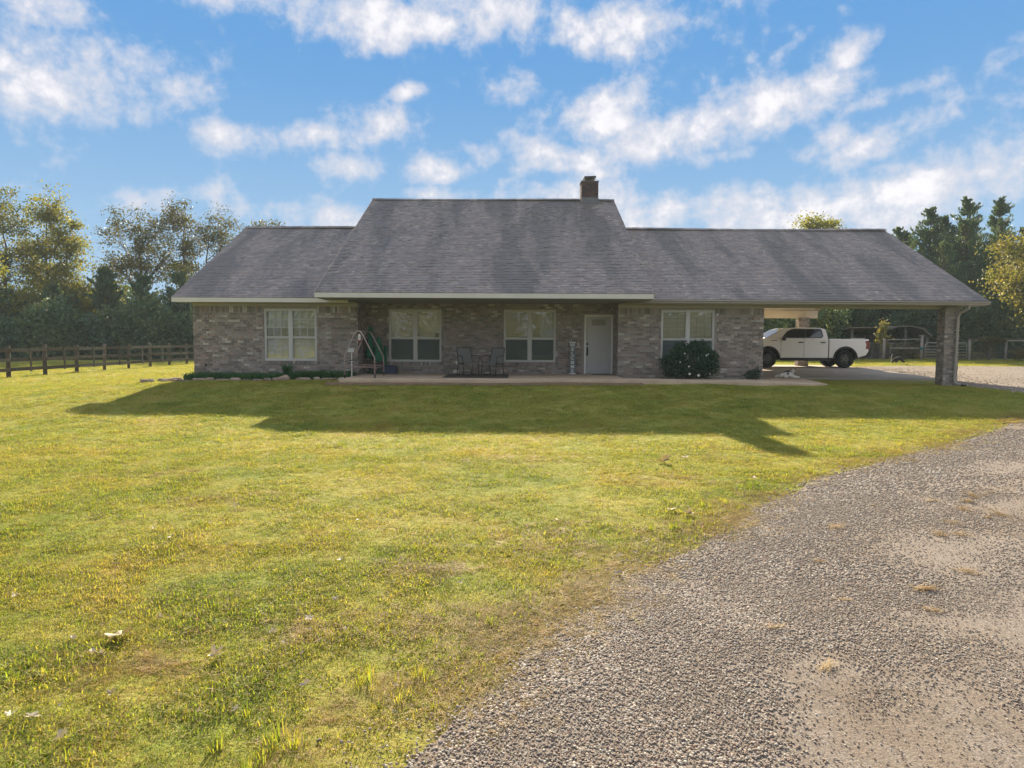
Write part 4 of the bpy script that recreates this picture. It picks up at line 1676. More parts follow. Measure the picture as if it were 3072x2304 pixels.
crown_tree('maple_tree', 'yellow-green maple reaching in at the right edge', (31.0, 42), 83, M['lf_maple'], [(0, 0, 6.2, 2.2, 2.0, 2.3), (-.9, -.2, 4.4, 1.9, 1.6, 1.7), (.8, 0, 4.0, 2.0, 1.6, 1.8)], 1.6, 95, 120, .40, .15, .18, 0, 12)
crown_tree('oak_tree', 'yellow-topped oak rising just above the right roof ridge', (26.1, 62), 91, M['lf_gold'], [(0, 0, 9.4, 2.9, 2.2, 2.5), (0, 0, 6.0, 2.8, 2.0, 2.0)], 4.0, 80, 95, .42, .18, .28, 0, 10)
for i, (x, y, w, h, n_, mt, lab) in enumerate((
        (18.6, 50, 2.2, 4.6, 6500, 'lf_dark', 'dark shrub behind the truck windshield'),
        (21.2, 49, 1.9, 4.4, 6500, 'lf_dark', 'leafy shrub behind the truck cab, flecked with sun'),
        (23.4, 54, 2.2, 5.2, 6500, 'lf_dark', 'dark shrub behind the truck bed'),
        (31.5, 49, 2.4, 4.4, 6500, 'lf_dark', 'dark shrub left of the carport column'),
        (35.2, 48.5, 2.6, 4.6, 6500, 'lf_dark', 'dark shrub behind the wire fence'),
        (39.0, 48, 2.6, 4.8, 6500, 'lf_dark', 'dark shrub at the right edge behind the fence'),
        (28.3, 50, 2.0, 4.6, 6500, 'lf_dark', 'dark shrub right of the open shed'))):
    shrub('thicket_shrub', lab, 'shrub', (x, y), [(0, 0, h * .42, w, 1.3, h * .55), (w * .5, .2, h * .3, w * .7, 1.1, h * .4), (-w * .5, -.2, h * .32, w * .6, 1.0, h * .42)],
          n_, .25, M[mt], 240 + i, .7)
broad_tree('young_tree', 'thin sapling with yellow leaves beside the board pen', (23.35, 44.6), 2.7, 77, M['lf_maple'], .13, 2, .12, .45, .03, Rad=.35, thin=.5)

# one continuous mass of wood behind everything
def woods(name, xs, y0, y1, h0, h1, seed, n, kind='stuff'):
    rng = np.random.default_rng(seed)
    C = []
    for x in xs:
        y = rng.uniform(y0, y1)
        h = rng.uniform(h0, h1)
        w = rng.uniform(2.2, 3.6)
        C.append(bush_pts(rng, n, [(x, y, h * .45, w, 2.0, h * .55)]))
    C = np.concatenate(C)
    C[:, 2] += gz(C[:, 0], C[:, 1])
    V, F = leaf_cards(rng, C, .55, .75)
    o = link(name, arr_mesh(name, V, F, M['lf_gold'] if y0 < 0 else M['lf_dark']))
    tag(o, kind='stuff')
    return o


woods('woods', list(np.arange(-72, -18, 2.6)) + list(np.arange(-18, 18, 4)), 72, 80, 5.2, 7.6, 5, 1600)
woods('woods', np.arange(17, 74, 2.6), 60, 70, 5.5, 8.0, 6, 1700)
woods('woods', np.arange(-46, 50, 3.4), -52, -44, 6.5, 10.0, 8, 900)   # the trees across the road, mirrored in the windows
woods('undergrowth', list(np.arange(-52, -20, 2.2)) + list(np.arange(17, 50, 2.2)), 57, 59, 2.2, 3.4, 7, 1100)

# ------------------------------------------------------------------ rail fence on the left
fence = thing('rail_fence', 'long three-rail weathered wood fence running back along the left lawn', 'fence', (-20.8, 29.3, gzf(-20.8, 29.3)))
FO = tuple(fence.location)
rf = random.Random(3)
for k in range(-3, 12):
    y = 29.3 + 2.3 * k
    z = gzf(-20.8, y)
    h = 1.32 + rf.uniform(-.03, .04)
    mb = MB()
    r_ = .075 + rf.uniform(-.008, .010)
    tx, ty = rf.uniform(-.02, .02), rf.uniform(-.02, .02)
    mb.tube([(-20.8, y, z - .3), (-20.8 + tx * .5, y + ty * .5, z + h * .5), (-20.8 + tx, y + ty, z + h), (-20.8 + tx, y + ty, z + h + .012)], [r_ * 1.05, r_, r_ * .97, r_ * .8], 9)
    mb.build('post', M['fence_wood'], fence, FO, True)
    if k < 11:
        z2 = gzf(-20.8, y + 2.3)
        for hh in (1.14, .72, .33):
            mb = MB()
            s = rf.uniform(-.02, .02)
            mb.v = []
            a, b = rf.uniform(-.012, .012), rf.uniform(-.012, .012)
            x0, x1 = -20.70, -20.665
            for (yy, zz, off) in ((y - .02, z + hh, a), (y + 2.32, z2 + hh, b)):
                mb.v += [(x0, yy, zz - .07 + off), (x1, yy, zz - .07 + off), (x1, yy, zz + .07 + off), (x0, yy, zz + .07 + off)]
            mb.f = [(0, 1, 2, 3), (7, 6, 5, 4), (0, 4, 5, 1), (1, 5, 6, 2), (2, 6, 7, 3), (3, 7, 4, 0)]
            mb.mi = [0] * 6
            mb.build('rail', M['fence_wood'], fence, FO)
        mb = MB()
        zz = (z + z2) / 2
        mb.box(-20.66, -20.625, y + 1.10, y + 1.20, zz + .22, zz + 1.20)
        mb.build('batten', M['fence_wood'], fence, FO)

# ------------------------------------------------------------------ wire fence, gate and pen on the right
G = gzf(26, 44)
rfn = thing('wire_fence', 'post and wire fence with double top rail beyond the gravel pad', 'fence', (28.3, 44, G))
RO = tuple(rfn.location)
for (x, h, r_) in ((28.3, 1.32, .085), (30.55, 1.28, .075), (32.9, 1.3, .075), (35.3, 1.3, .075), (37.6, 1.3, .075)):
    mb = MB()
    mb.tube([(x, 44, G - .3), (x + rf.uniform(-.02, .02), 44, G + h)], [r_, r_ * .94], 9)
    mb.build('post', M['wood'], rfn, RO, True)
for (x0, x1, z, t, m_) in ((28.2, 37.6, 1.30, .05, 'wood'), (28.4, 37.6, 1.21, .035, 'galv')):
    mb = MB()
    mb.box(x0, x1, 43.88, 43.92, G + z - t, G + z + t)
    mb.build('rail', M[m_], rfn, RO)
for x in (29.6,):
    mb = MB()
    mb.tube([(x, 44, G - .2), (x + .02, 44, G + 1.2)], .03, 7)
    mb.build('stake', M['wood'], rfn, RO)
for k in range(8):
    mb = MB()
    z = G + .06 + k * .085 * (1 + k * .05)
    mb.tube([(28.3, 43.9, z), (33, 43.9, z - .01), (37.6, 43.9, z)], .006, 4)
    mb.build('wire', M['galv'], rfn, RO)

gate = thing('farm_gate', 'tubular metal field gate hung on wooden posts', 'gate', (26.8, 44, G))
GO = tuple(gate.location)
mb = MB()
mb.tube([(25.55, 44, G + .12), (25.55, 44, G + .92), (25.68, 44, G + 1.06), (28.02, 44, G + 1.06), (28.14, 44, G + .94), (28.14, 44, G + .12)], .026, 8)
mb.build('frame', M['galv'], gate, GO, True)
for z in (.12, .30, .48, .66, .84):
    mb = MB()
    mb.tube([(25.57, 44, G + z), (28.13, 44, G + z)], .02, 7)
    mb.build('bar', M['galv'], gate, GO, True)
mb = MB()
mb.box(26.83, 26.86, 43.97, 44.03, G + .12, G + 1.06)
mb.build('brace', M['galv'], gate, GO)
for x, h, nm in ((25.33, 1.46, 'tall gate post left of the metal gate, with a teal rag tied to it'), (23.0, 1.3, 'lone pale fence post standing behind the truck tailgate')):
    o = thing('fence_post', nm, 'post', (x, 44, G))
    mb = MB()
    mb.tube([(0, 0, -.3), (.02, 0, h)], [.085, .078], 9)
    mb.build('post_shaft', M['wood'], o, (0, 0, 0), True)
    if h > 1.4:
        mb = MB()
        mb.box(-.13, .10, -.1, .1, h, h + .05)
        mb.build('cap', M['galv'], o)
        mb = MB()
        mb.box(-.16, .08, -.12, -.085, .62, .78)
        mb.build('rag', mk('teal rag', [(.03, .12, .14)], .9), o)
mb = MB()
hr = thing('pole_rail', 'horizontal pole rail between the pen and the gate post', 'rail', (24.2, 44.1, G))
mb.tube([(-1.1, 0, 1.22), (0, .02, 1.25), (1.12, 0, 1.27)], .04, 7)
mb.build('pole', M['wood'], hr, (0, 0, 0), True)
mb = MB()
mb.box(-.75, 1.1, -.02, .02, .68, .76)
mb.build('board', M['wood'], hr)
# board pen and shed
pen = thing('board_pen', 'low pen of dark upright weathered boards behind the truck', 'fence', (22.6, 45.2, G))
x = -2.2
i = 0
while x < 1.7:
    w = .10 + .07 * rf.random()
    h = 1.12 + rf.uniform(-.1, .08)
    mb = MB()
    mb.box(x, x + w - .012, rf.uniform(-.012, .012), .03, .0, h)
    mb.build('board', M['wood_dark'], pen)
    x += w
for z in (.95, .3):
    mb = MB()
    mb.box(-2.2, 1.7, -.06, -.02, z, z + .1)
    mb.build('crosspiece', M['wood_dark'], pen)
mb = MB()
mb.obox((.15, -.05, .62), (.09, .03, 1.0), Matrix.Rotation(R(35), 3, 'Y'))
mb.build('brace', M['wood_dark'], pen)
shed = thing('open_shed', 'dark open-fronted shed with a low grey roof in the trees', 'shed', (26.0, 47.5, G))
for x in (-3.4, -1.55, .15, 1.6):
    mb = MB()
    mb.box(x, x + .14, -.07, .07, -.1, 2.0 if x < 1 else 1.5)
    mb.build('post', M['wood_dark'], shed)
mb = MB()
mb.prism([(-.5, 2.06), (-.5, 2.0), (2.6, 1.7), (2.6, 1.76)], lambda a, b, d: (d, a, b), -3.7, -.9)
mb.build('roof', M['wood'], shed)
mb = MB()
mb.prism([(-1.1, 1.95), (-.6, 2.15), (.4, 2.18), (1.2, 2.02), (1.75, 1.5), (1.72, 1.42), (1.1, 1.94), (.4, 2.1), (-.6, 2.07), (-1.1, 1.88)], lambda a, b, d: (a, d, b), -.5, 2.4)
mb.build('roof', M['wood_dark'], shed)
for x in np.arange(-3.5, 1.7, .21):
    mb = MB()
    mb.box(x, x + .19, 2.3, 2.33, 0, 1.62)
    mb.build('board', M['wood_dark'], shed)
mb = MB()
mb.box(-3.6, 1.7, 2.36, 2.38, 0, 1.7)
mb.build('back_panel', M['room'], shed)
for x in np.arange(-1.45, .2, .17):
    mb = MB()
    mb.box(x, x + .15, -.02, .01, 0.0, .85 + rf.uniform(-.05, .05))
    mb.build('board', M['wood'], shed)
# brush heap beside the gate
rng = np.random.default_rng(12)
bh = thing('brush_heap', 'heap of dry brown cut branches left of the metal gate', 'brush pile', (25.0, 46.0, G))
segs = []
for i in range(240):
    a = rng.uniform(0, 6.28)
    p = np.array((rng.normal(0, .8), rng.normal(0, .4), abs(rng.normal(.35, .3))))
    d = norm((math.cos(a), math.sin(a) * .6, rng.uniform(-.15, .5)))
    segs.append((p, p + d * rng.uniform(.4, 1.3), .016, .006))
o = link('branches', segs_mesh('branches', segs, M['bark'], 4), bh)
tag(o, kind='stuff')
C = np.stack([rng.normal(0, .8, 1500), rng.normal(0, .4, 1500), np.abs(rng.normal(.35, .3, 1500))], -1)
V, F = leaf_cards(rng, C, .13, .6)
o = link('dead_leaves', arr_mesh('dead_leaves', V, F, M['lf_rust']), bh)
tag(o, kind='stuff')
shrub('weed_clump', 'tall yellow weeds leaning on the wire fence at the right edge', 'weeds', (32.6, 43.6), [(0, 0, .55, 1.7, .35, .62), (1.6, 0, .6, 1.4, .4, .7), (-1.1, 0, .3, .8, .3, .4)], 3200, .16, M['lf_fence'], 301, .35)
shrub('rose_vine', 'reddish vine sprawling over the top rail of the wire fence', 'vine', (29.4, 43.8), [(0, 0, 1.28, .95, .18, .16), (-.1, 0, .95, .35, .15, .36), (.6, 0, 1.2, .5, .15, .14)], 700, .12, M['lf_rust'], 302, .6)
shrub('weed_clump', 'brownish weeds under the metal gate and the wire', 'weeds', (29.0, 44.4), [(0, 0, .25, 1.4, .3, .32), (-2.6, .2, .22, 1.2, .3, .3)], 1500, .13, M['lf_fence'], 303, .3)

# ------------------------------------------------------------------ planting at the house
shrub('flowering_bush', 'big dark rounded bush under the right front window', 'bush', (5.87, 23.45, .12), [(0, 0, .62, .82, .62, .58), (-.52, .0, .42, .48, .5, .42), (.55, .05, .48, .46, .5, .46), (.38, .0, .95, .30, .3, .34), (-.30, .0, .92, .32, .3, .36), (.72, -.1, .7, .22, .2, .24), (-.78, 0, .62, .2, .2, .22), (.05, -.1, 1.02, .22, .2, .26)], 6800, .085, M['lf_bush'], 310, .55, 9)
bo = [o for o in COL.objects if o.name.startswith('flowering_bush')][0]
rng = np.random.default_rng(44)
for (x, z, s) in ((-.34, .86, .03), (.36, .80, .035), (.42, .84, .025), (-.48, .58, .028), (-.2, .44, .03), (.12, .16, .05), (-.17, .20, .045), (.48, .2, .025), (.1, .7, .02)):
    mb = MB()
    for k in range(6):
        a = k * 1.05
        mb.quad((x, -.66, z), (x + math.cos(a - .4) * s * .7, -.68, z + math.sin(a - .4) * s * .7), (x + math.cos(a) * s, -.69, z + math.sin(a) * s), (x + math.cos(a + .4) * s * .7, -.68, z + math.sin(a + .4) * s * .7))
    mb.build('flower', M['petal'], bo)
shrub('small_shrub', 'little dark shrub at the foot of the right brick corner', 'shrub', (8.05, 23.75, .06), [(0, 0, .18, .26, .22, .2), (.12, 0, .26, .16, .15, .16)], 900, .06, M['lf_bush'], 311, .55, 4)


def blade_tuft(rng, n, L, spread, w, lean=.5):
    V, F = [], []
    for i in range(n):
        a = rng.uniform(0, 6.28)
        r = rng.uniform(0, spread) ** 1.0
        b = np.array((math.cos(a) * r * .4, math.sin(a) * r * .4, 0))
        d = np.array((math.cos(a), math.sin(a), 0))
        l = L * rng.uniform(.6, 1.15)
        k = lean * rng.uniform(.4, 1.3)
        side = np.array((-d[1], d[0], 0)) * w * .5
        p1 = b + d * k * l * .35 + np.array((0, 0, l * .62))
        p2 = b + d * k * l * 1.0 + np.array((0, 0, l * (1.0 - .25 * k)))
        o = len(V)
        V += [b - side, b + side, p1 + side * .8, p1 - side * .8, p2 + side * .1, p2 - side * .1]
        F += [(o, o + 1, o + 2, o + 3), (o + 3, o + 2, o + 4, o + 5)]
    return np.array(V), np.array(F)


rng = np.random.default_rng(9)
t = thing('spiky_plant', 'spiky green plant under the gridded window in the flower bed', 'plant', (-7.45, 23.55, .12))
V, F = blade_tuft(rng, 70, .52, .25, .035, .7)
o = link('blades', arr_mesh('blades', V, F, M['lf_bed']), t)
tag(o, kind='stuff')
# low leafy cover in the bed
VV, FF = [], []
n0 = 0
for i in range(900):
    x = rng.uniform(-10.7, -5.3)
    y = rng.uniform(22.75 + .25 * math.sin(x * 1.7), 24.1)
    V, F = blade_tuft(rng, 7, .25 + (.08 if x > -7.2 else 0), .12, .022, .8)
    V = V + np.array((x, y, .04))
    VV.append(V)
    FF.append(F + n0)
    n0 += len(V)
o = link('ground_cover', arr_mesh('ground_cover', np.concatenate(VV), np.concatenate(FF), M['lf_bed']))
tag(o, kind='stuff')
mb = MB()
for (x0, x1) in ((-10.95, -5.27),):
    N = 26
    for i in range(N):
        a, b = x0 + (x1 - x0) * i / N, x0 + (x1 - x0) * (i + 1) / N
        ya, yb_ = 22.6 + .2 * math.sin(a * 1.7), 22.6 + .2 * math.sin(b * 1.7)
        mb.quad((a, ya, gzf(a, ya) + .0), (b, yb_, gzf(b, yb_) + .0), (b, WF + .0, .07), (a, WF + .0, .07))
M['soil'] = mk('bed soil', [(.17, .115, .075), (.22, .155, .105)], .95, (7, .3), (25, .8, .02), .1, 0, False)
o = mb.build('bed_soil', M['soil'])
tag(o, kind='structure')
mb = MB()
N = 60
for i in range(N):
    a, b = -5.6 + 9.6 * i / N, -5.6 + 9.6 * (i + 1) / N
    f = lambda x: 21.25 + .03 * x + .07 * mnoise.noise(Vector((x * 2.1, 0, 3)))
    k = lambda x: 21.46 + .034 * (x + 5.24)
    mb.quad((a, f(a), gzf(a, f(a)) + .012), (b, f(b), gzf(b, f(b)) + .012), (b, k(b), gzf(b, k(b)) + .05), (a, k(a), gzf(a, k(a)) + .05))
o = mb.build('dirt_strip', M['soil'])
tag(o, kind='structure')
# edging stones
rk = random.Random(21)
stones = []
xx = -11.2
while xx < -5.5:
    w = rk.uniform(.18, .62)
    stones.append((xx + w / 2, 22.62 + .2 * math.sin(xx * 1.7) + rk.uniform(-.06, .06), w, rk.uniform(.05, .12)))
    xx += w * rk.uniform(.85, 1.25)
for i in range(9):
    stones.append((rk.uniform(-11.6, -10.6), rk.uniform(22.2, 23.6), rk.uniform(.14, .34), rk.uniform(.06, .14)))
stones.append((-7.25, 22.55, .42, .20))
words = ['flat reddish', 'small brown', 'long low', 'pale chipped', 'rounded tan', 'thin slab-like', 'dark brown', 'wedge-shaped']


def rock_mesh(seed, flat):
    r_ = random.Random(seed)
    bm = bmesh.new()
    bmesh.ops.create_icosphere(bm, subdivisions=2, radius=.5)
    for v in bm.verts:
        n = mnoise.noise(v.co * 2.2 + Vector((seed, 0, 0)))
        v.co *= 1 + .35 * n
        v.co.z = max(-.3, min(.32 + .1 * mnoise.noise(v.co * 1.3), v.co.z))
    me = bpy.data.meshes.new('rock')
    bm.to_mesh(me)
    bm.free()
    me.materials.append(M['rock'])
    return me


rmesh = [rock_mesh(i, 1) for i in range(6)]
for i, (x, y, w, h) in enumerate(stones):
    big = h > .18
    o = link('edging_stone', rmesh[i % 6], None, (x, y, gzf(x, y) + h * .3), (0, R(-18) if big else 0, rk.uniform(-.5, .5)), (w, w * rk.uniform(.5, .8), h * 1.6))
    if big:
        tag(o, 'largest tilted tan stone of the flower bed edging, below the spiky plant', 'stone')
    elif x < -10.55:
        tag(o, 'brown stone in the heap at the left end of the flower bed', 'stone', 'stones heaped at the left bed corner')
    else:
        tag(o, 'brown field stone in the row along the flower bed front', 'stone', 'stones edging the flower bed')


# ------------------------------------------------------------------ pickup truck
TR = thing('pickup_truck', 'white crew cab pickup truck with black wheels parked across the back of the carport', 'truck', (16.07, 35.24, zs(35.2)), math.pi)


def arc(cx, cz, r, a0, a1, n=12):
    return [(cx + r * math.cos(R(a0 + (a1 - a0) * i / n)), cz + r * math.sin(R(a0 + (a1 - a0) * i / n))) for i in range(n + 1)]


side = lambda a, b, d: (a, d, b)
cab_p = [(.835, .47), (.835, 1.405), (3.72, 1.43), (4.0, 1.425), (4.45, 1.36), (4.62, 1.27), (4.69, 1.05), (4.69, .62), (4.60, .50), (4.30, .47)] + arc(3.74, .44, .53, 3, 177) + [(3.18, .47)]
mb = MB()
mb.prism(cab_p, side, -.99, .99)
mb.build('cab_body', M['truck'], TR, bevel=.035)
bed_p = [(-.60, .50), (-.98, .60), (-1.10, .78), (-1.11, 1.385), (.805, 1.40), (.805, .47), (.58, .47)] + arc(0, .44, .545, 3, 177)
mb = MB()
mb.prism(bed_p, side, -.99, .99)
bed = mb.build('cargo_bed', M['truck'], TR, bevel=.03)
mb = MB()
mb.box(-1.0, .72, -.86, .86, 1.385, 1.412)
mb.build('bed_cover', M['trim'], TR)
mb = MB()
mb.box(-.95, -.42, .62, .9, 1.412, 1.44)
mb.build('bed_cover_edge', M['white_plastic'], TR)
# greenhouse
gp = [(3.80, 1.425), (3.35, 1.66), (2.98, 1.86), (2.72, 1.915), (2.1, 1.945), (1.35, 1.93), (1.0, 1.885), (.92, 1.84), (.845, 1.40)]
hw = lambda z: .965 - (z - 1.42) * .33
mb = MB()
n = len(gp)
mb.v = [(a, hw(b), b) for a, b in gp] + [(a, -hw(b), b) for a, b in gp]
mb.f = [tuple(range(n)), tuple(reversed(range(n, 2 * n)))] + [(i + n, (i + 1) % n + n, (i + 1) % n, i) for i in range(n)]
mb.mi = [0] * len(mb.f)
mb.build('roof', M['truck'], TR, bevel=.03)
gl = [(3.05, 1.43), (3.02, 1.52), (2.80, 1.75), (2.60, 1.845), (2.42, 1.872), (1.22, 1.872), (1.13, 1.84), (1.07, 1.52), (1.16, 1.43)]
for s in (1, -1):
    for nm, poly, m_ in (('window_trim', gl, 'black'),):
        mb = MB()
        k = len(poly)
        mb.quad(*[(a, s * (hw(b) + .006), b) for a, b in poly])
        mb.build(nm, M['black'], TR)
    for a0, a1, nm in ((1.98, 3.0, 'side_window'), (1.15, 1.90, 'side_window')):
        pts = [(x, z) for x, z in gl if a0 <= x <= a1]
        lo = [(a1 if a1 < 3 else 2.98, 1.45), (a0 if a0 > 1.2 else 1.17, 1.45)]
        if a1 > 2.5:
            poly = [(2.96, 1.45), (2.94, 1.53), (2.76, 1.735), (2.58, 1.825), (2.42, 1.852), (1.97, 1.854), (1.97, 1.45)]
        else:
            poly = [(1.89, 1.45), (1.89, 1.854), (1.24, 1.852), (1.16, 1.82), (1.10, 1.53), (1.18, 1.45)]
        mb = MB()
        mb.quad(*[(a, s * (hw(b) + .010), b) for a, b in poly])
        mb.build(nm, M['tint_glass'], TR)
    mb = MB()       # light seen through the cab, painted as a pale wedge on the glass
    mb.quad(*[(a, s * (hw(b) + .0125), b) for a, b in [(1.78, 1.46), (1.21, 1.80), (1.12, 1.54), (1.19, 1.46)]])
    mb.build('light_wedge', M['wedge_grey'], TR)
    # door seams, handles, mirror, fender flares
    for x in (2.01, 3.12):
        mb = MB()
        mb.box(x - .006, x + .006, s * .9905 - .002, s * .9905 + .002, .52, 1.40)
        mb.build('door_seam', M['trim'], TR)
    mb = MB()
    mb.box(.812, .828, -.985 if s < 0 else .90, -.90 if s < 0 else .985, .47, 1.39)
    mb.build('body_gap', M['black'], TR)
    for x in (2.17, 1.10):
        mb = MB()
        mb.tube([(x - .13, s * .995, 1.215), (x - .08, s * 1.02, 1.225), (x + .08, s * 1.02, 1.225), (x + .13, s * .995, 1.215)], [.012, .024, .024, .012], 8)
        mb.build('handle', M['black'], TR)
    mb = MB()
    mb.obox((3.02, s * 1.10, 1.40), (.12, .20, .19), Matrix.Rotation(R(8 * s), 3, 'Z'))
    mb.box(2.98, 3.06, s * .96 - .06, s * .96 + .06, 1.33, 1.38)
    mb.build('mirror', M['black'], TR, bevel=.025)
    for cx in (0, 3.74):
        mb = MB()
        o_ = arc(cx, .44, .60, -2, 182, 18)
        i_ = arc(cx, .44, .52, 182, -2, 18)
        mb.prism(o_ + i_, side, s * .93, s * 1.012)
        mb.build('fender_flare', M['trim'], TR, bevel=.01)
        mb = MB()
        mb.prism(arc(cx, .44, .522, 0, 180, 14) + arc(cx, .44, .505, 180, 0, 14), side, s * .45, s * .935)
        mb.prism(arc(cx, .44, .51, 0, 180, 14), side, s * .44, s * .46)
        mb.build('wheel_liner', M['black'], TR)
    mb = MB()
    mb.box(3.30, 3.62, s * .992 - .004, s * .992 + .004, 1.29, 1.315)
    mb.build('fender_vent', M['trim'], TR)
    mb = MB()
    mb.box(.62, 3.12, s * .90 - .11, s * .90 + .09, .335, .40)
    mb.build('side_step', M['black'], TR, bevel=.015)
    mb = MB()
    mb.prism([(-1.125, .92), (-1.125, 1.31), (-.97, 1.31), (-.93, 1.27), (-.985, 1.14), (-.96, .93), (-1.0, .90)], side, s * .80, s * .997)
    mb.build('tail_lamp', M['tail'], TR, bevel=.012)
    mb = MB()
    mb.prism([(4.36, 1.08), (4.34, 1.22), (4.60, 1.24), (4.70, 1.05), (4.62, 1.0)], side, s * .66, s * .998)
    mb.build('headlight', M['white_plastic'], TR, bevel=.01)
mb = MB()
mb.quad(*[(a + .012, y, b + .008) for a, b, y in ((3.74, 1.45, .88), (3.0, 1.85, .76), (3.0, 1.85, -.76), (3.74, 1.45, -.88))])
mb.build('windshield', M['tint_glass'], TR)
mb = MB()
mb.quad(*[(a - .012, y, b) for a, b, y in ((.925, 1.82, .76), (.862, 1.46, .86), (.862, 1.46, -.86), (.925, 1.82, -.76))])
mb.build('rear_window', M['tint_glass'], TR)
mb = MB()
mb.prism([(-.74, .50), (-.80, .70), (-.92, .78), (-1.20, .78), (-1.24, .70), (-1.22, .54), (-1.0, .48)], side, -.98, .98)
mb.build('rear_bumper', M['trim'], TR, bevel=.02)
mb = MB()
mb.prism([(4.55, .48), (4.66, .74), (4.80, .74), (4.84, .60), (4.78, .48)], side, -.96, .96)
mb.build('front_bumper', M['trim'], TR, bevel=.02)
mb = MB()
mb.box(4.66, 4.72, -.62, .62, .76, 1.16)
mb.build('grille', M['black'], TR)
mb = MB()
mb.box(-.7, 4.4, -.55, .55, .36, .56)
mb.box(-.05, .05, -.8, .8, .36, .46)
mb.box(3.69, 3.79, -.8, .8, .36, .46)
mb.build('chassis', M['black'], TR)


def yring(mb, prof, cx, cy, cz, n=28):
    b = len(mb.v)
    for r, y in prof:
        for k in range(n):
            a = 2 * math.pi * k / n
            mb.v.append((cx + r * math.cos(a), cy + y, cz + r * math.sin(a)))
    for i in range(len(prof) - 1):
        for k in range(n):
            k2 = (k + 1) % n
            mb.f.append((b + i * n + k, b + i * n + k2, b + (i + 1) * n + k2, b + (i + 1) * n + k))
            mb.mi.append(mb.cur)


for cx in (0, 3.74):
    for s in (1, -1):
        cy = s * .855
        mb = MB()
        yring(mb, [(.245, -.13), (.33, -.14), (.395, -.135), (.425, -.10), (.425, .10), (.395, .135), (.33, .14), (.245, .13)], cx, cy, .425, 32)
        for k in range(24):
            a = 2 * math.pi * k / 24
            mb.obox((cx + .428 * math.cos(a), cy, .425 + .428 * math.sin(a)), (.018, .22, .05), Matrix.Rotation(-a, 3, 'Y'))
        wh = mb.build('wheel', M['tyre'], TR)
        mb = MB()
        yring(mb, [(.25, .12 * s), (.235, .125 * s), (.225, .06 * s), (.06, .07 * s), (.055, .10 * s), (.0, .10 * s)], cx, cy, .425, 28)
        for k in range(6):
            a = 2 * math.pi * k / 6 + .3
            mb.obox((cx + .14 * math.cos(a), cy + s * .09, .425 + .14 * math.sin(a)), (.17, .03, .045), Matrix.Rotation(-a, 3, 'Y'))
        mb.build('rim', M['rim'], wh)
        mb = MB()
        for k in range(6):
            a = 2 * math.pi * k / 6
            mb.tube([(cx + .085 * math.cos(a), cy + s * .09, .425 + .085 * math.sin(a)), (cx + .085 * math.cos(a), cy + s * .118, .425 + .085 * math.sin(a))], .012, 6)
        mb.build('lug_nuts', M['chrome'], wh)


# ------------------------------------------------------------------ dogs
def skin_mesh(name, V, E_, Rr, mat, sub=2):
    me = bpy.data.meshes.new(name + '_skeleton')
    me.from_pydata(V, E_, [])
    o = bpy.data.objects.new(name, me)
    COL.objects.link(o)
    sk = o.modifiers.new('skin', 'SKIN')
    sk.use_smooth_shade = True
    for i, r in enumerate(Rr):
        me.skin_vertices[0].data[i].radius = (r, r)
        me.skin_vertices[0].data[i].use_root = (i == 0)
    ss_ = o.modifiers.new('sub', 'SUBSURF')
    ss_.levels = ss_.render_levels = sub
    dg = bpy.context.evaluated_depsgraph_get()
    m2 = bpy.data.meshes.new_from_object(o.evaluated_get(dg))
    bpy.data.objects.remove(o)
    m2.name = name
    m2.materials.clear()
    m2.materials.append(mat)
    return m2


def fur_mat(name, rules, base):
    """patches laid out in the animal's own frame: (centre, radius, colour)"""
    m, T, out = new_mat(name)
    bs = T.new('ShaderNodeBsdfPrincipled')
    T.l.new(bs.outputs[0], out.inputs[0])
    tc = T.new('ShaderNodeTexCoord').outputs['Object']
    nz = T.noise(tc, 14.0, 4.0)
    col = c4(base)
    for c, r, k in rules:
        d = T.vmath('DISTANCE', tc, c)
        v = T.math('ADD', d, T.math('MULTIPLY', T.math('SUBTRACT', nz, .5), r * .6))
        col = T.mix(T.mrange(v, r * 1.06, r * .92), col, c4(k))
    T.put(bs.inputs['Base Color'], col)
    bs.inputs['Roughness'].default_value = .9
    b = T.new('ShaderNodeBump')
    b.inputs['Strength'].default_value = .5
    b.inputs['Distance'].default_value = .01
    T.l.new(T.noise(tc, 70.0, 4.0), b.inputs['Height'])
    T.l.new(b.outputs[0], bs.inputs['Normal'])
    return m


M['fur_a'] = fur_mat('white black and tan fur', [((-.30, .0, .235), .13, (.05, .045, .045)), ((-.14, .0, .27), .12, (.02, .02, .022)), ((-.01, -.05, .235), .085, (.016, .016, .018)), ((-.02, -.12, .15), .05, (.018, .018, .02)),
                                                  ((.10, -.06, .36), .075, (.34, .23, .16)), ((.23, -.06, .36), .075, (.34, .21, .16)), ((.09, -.13, .25), .035, (.40, .32, .24)), ((.24, -.13, .25), .035, (.40, .30, .23))], (.74, .70, .63))
M['fur_b'] = fur_mat('black fur with tan feet', [((-.13, -.07, .02), .10, (.38, .30, .22)), ((-.13, .07, .02), .10, (.34, .27, .2)), ((.26, -.08, .0), .12, (.40, .32, .24)), ((.26, .08, .0), .12, (.34, .27, .2)), ((-.37, 0, .09), .035, (.20, .13, .08))], (.014, .014, .016))
DA = thing('dog', 'white dog with a black saddle and tan ears lying on the front walk, head up', 'dog', (10.05, 25.9, .047))
